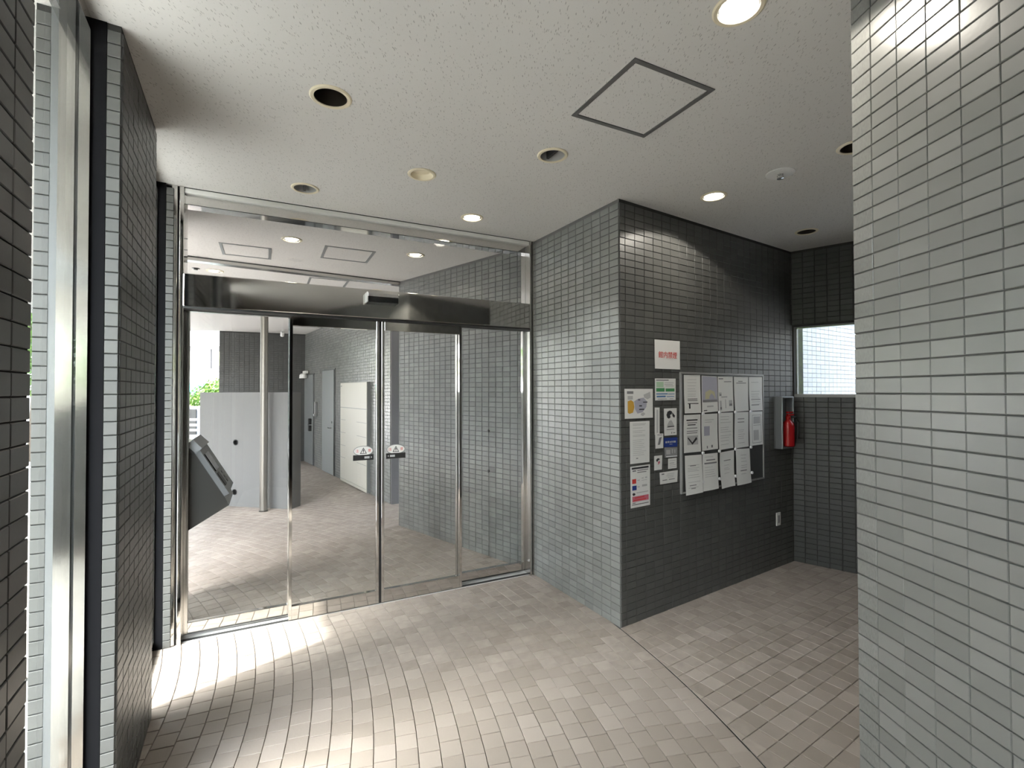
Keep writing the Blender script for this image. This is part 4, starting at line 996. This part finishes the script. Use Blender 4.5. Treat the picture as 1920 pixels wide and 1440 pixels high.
q0, q1 = pier(-4.4, .25), pier(-4.4, 2.4); uu = (q1 - q0).normalized(); f = [(*q0, -.03), (*q1, -.03), (*q1, 1.15), (*(q0 + uu * .9), 1.5), (*q0, 2.0)]
k = [tuple(Vector(p) - Vector((PD.x, PD.y, 0)) * .2) for p in f]
MB().add(f + k, [(0, 1, 2, 3, 4), (9, 8, 7, 6, 5)] + [(i, (i + 1) % 5, 5 + (i + 1) % 5, 5 + i) for i in range(5)]).build('wall_slab', CONCRETE, cw)
bk = empty('bicycle', (*pier(-3.7, .95), 0)); tag(bk, 'dark bicycle parked outside, mirrored in the slit window frame', 'bicycle')
bp = lambda x, z: Vector((*(pier(-3.7, .95) - PN * x), z))
for x in (-.5, .5): 
    ring = [bp(x + .32 * math.cos(2 * math.pi * i / 28), .34 + .32 * math.sin(2 * math.pi * i / 28)) for i in range(29)]
    wheel = MB().tube(ring, .018, 8).build('wheel', BLACK, bk, True); sp_ = MB()
    for i in range(8): an = math.pi * i / 8; sp_.tube([bp(x + .31 * math.cos(an), .34 + .31 * math.sin(an)), bp(x - .31 * math.cos(an), .34 - .31 * math.sin(an))], .002, 5)
    sp_.build('spokes', CHROME, wheel)['kind'] = 'stuff'
MB().tube([bp(-.5, .34), bp(-.05, .34), bp(-.2, .85), bp(-.5, .34)], .014, 8).build('rear_frame', DARKSTEEL, bk, True)
MB().tube([bp(-.05, .34), bp(.38, .75), bp(-.18, .78)], .016, 8).build('front_frame', DARKSTEEL, bk, True)
MB().tube([bp(.5, .34), bp(.36, .95), bp(.28, 1.02)], .014, 8).build('fork', CHROME, bk, True)
MB().tube([Vector((*(pier(-3.7, .95) - PN * .3 + PD * .26), 1.0)), bp(.34, 1.0), Vector((*(pier(-3.7, .95) - PN * .3 - PD * .26), 1.0))], .013, 8).build('handlebar', CHROME, bk, True)
MB().box(pier(-3.7, .95), -PN, PD, -.34, -.08, -.07, .07, .87, .94, .02).build('saddle', BLACK, bk)
# white slatted bench and grey cabinet beyond the porch
sb = empty('slatted_fence', (-7.6, 11.6, 0)); tag(sb, 'white slatted low fence beyond the intercom console', 'fence')
for i, z in enumerate((.30, .44, .56, .70, .82, .95)):
    MB().box((-8.3, 11.6), (1, 0), (0, 1), 0, 1.3, 0, .04, z, z + .055).build('slat', WHITE, sb)
for a in (.1, 1.15): MB().box((-8.3, 11.64), (1, 0), (0, 1), a, a + .06, 0, .05, -.03, 1.02).build('post', FRAMEGREY, sb)
kc = empty('utility_cabinet', (-8.0, 12.6, 0)); tag(kc, 'blue grey utility cabinet behind the white slatted fence', 'cabinet')
MB().box((-8.6, 12.4), (1, 0), (0, 1), 0, 1.7, 0, .4, -.03, 1.26, .01).build('cabinet_body', BLUEBOX, kc)
MB().box((-8.6, 12.4), (1, 0), (0, 1), .05, .55, -.03, 0, .55, 1.20, .004).build('cabinet_door', DARKPAINT, kc)
# unseen hedge added back left, keeps low bright sky off the end window pane
th = empty('hedge', (-9.0, -4.5, 0)); tag(th, 'tall dark hedge added out of view to block the low bright sky', 'hedge')
hu = Vector((-.613, .79)).normalized(); hv = Vector((.79, .613)).normalized()
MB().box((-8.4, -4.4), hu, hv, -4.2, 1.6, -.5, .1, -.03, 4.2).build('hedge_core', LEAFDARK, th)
m_ = MB()
for i in range(5200):
    a, z = random.uniform(-4.3, 1.7), random.uniform(0, 4.35); q = Vector((-8.4, -4.4)) + hu * a + hv * random.uniform(.08, .28)
    p = Vector((q.x, q.y, z)); n_ = Vector((random.gauss(0, 1), random.gauss(0, 1), random.gauss(0, 1))).normalized(); t_ = n_.orthogonal().normalized(); w_ = n_.cross(t_)
    m_.face([p - t_ * .09, p - w_ * .05, p + t_ * .09, p + w_ * .05])
m_.build('foliage', LEAF, th, fix=False)
# wall and fence outside the slit windows
of = empty('boundary_wall', (-7.5, 2.5, 0)); tag(of, 'pale boundary wall outside the slit windows', 'wall')
MB().box(pier(-6, 5.2), PD, -PN, 0, 9.5, 0, .15, -.03, .9).build('wall_slab', RENDERWHITE, of)
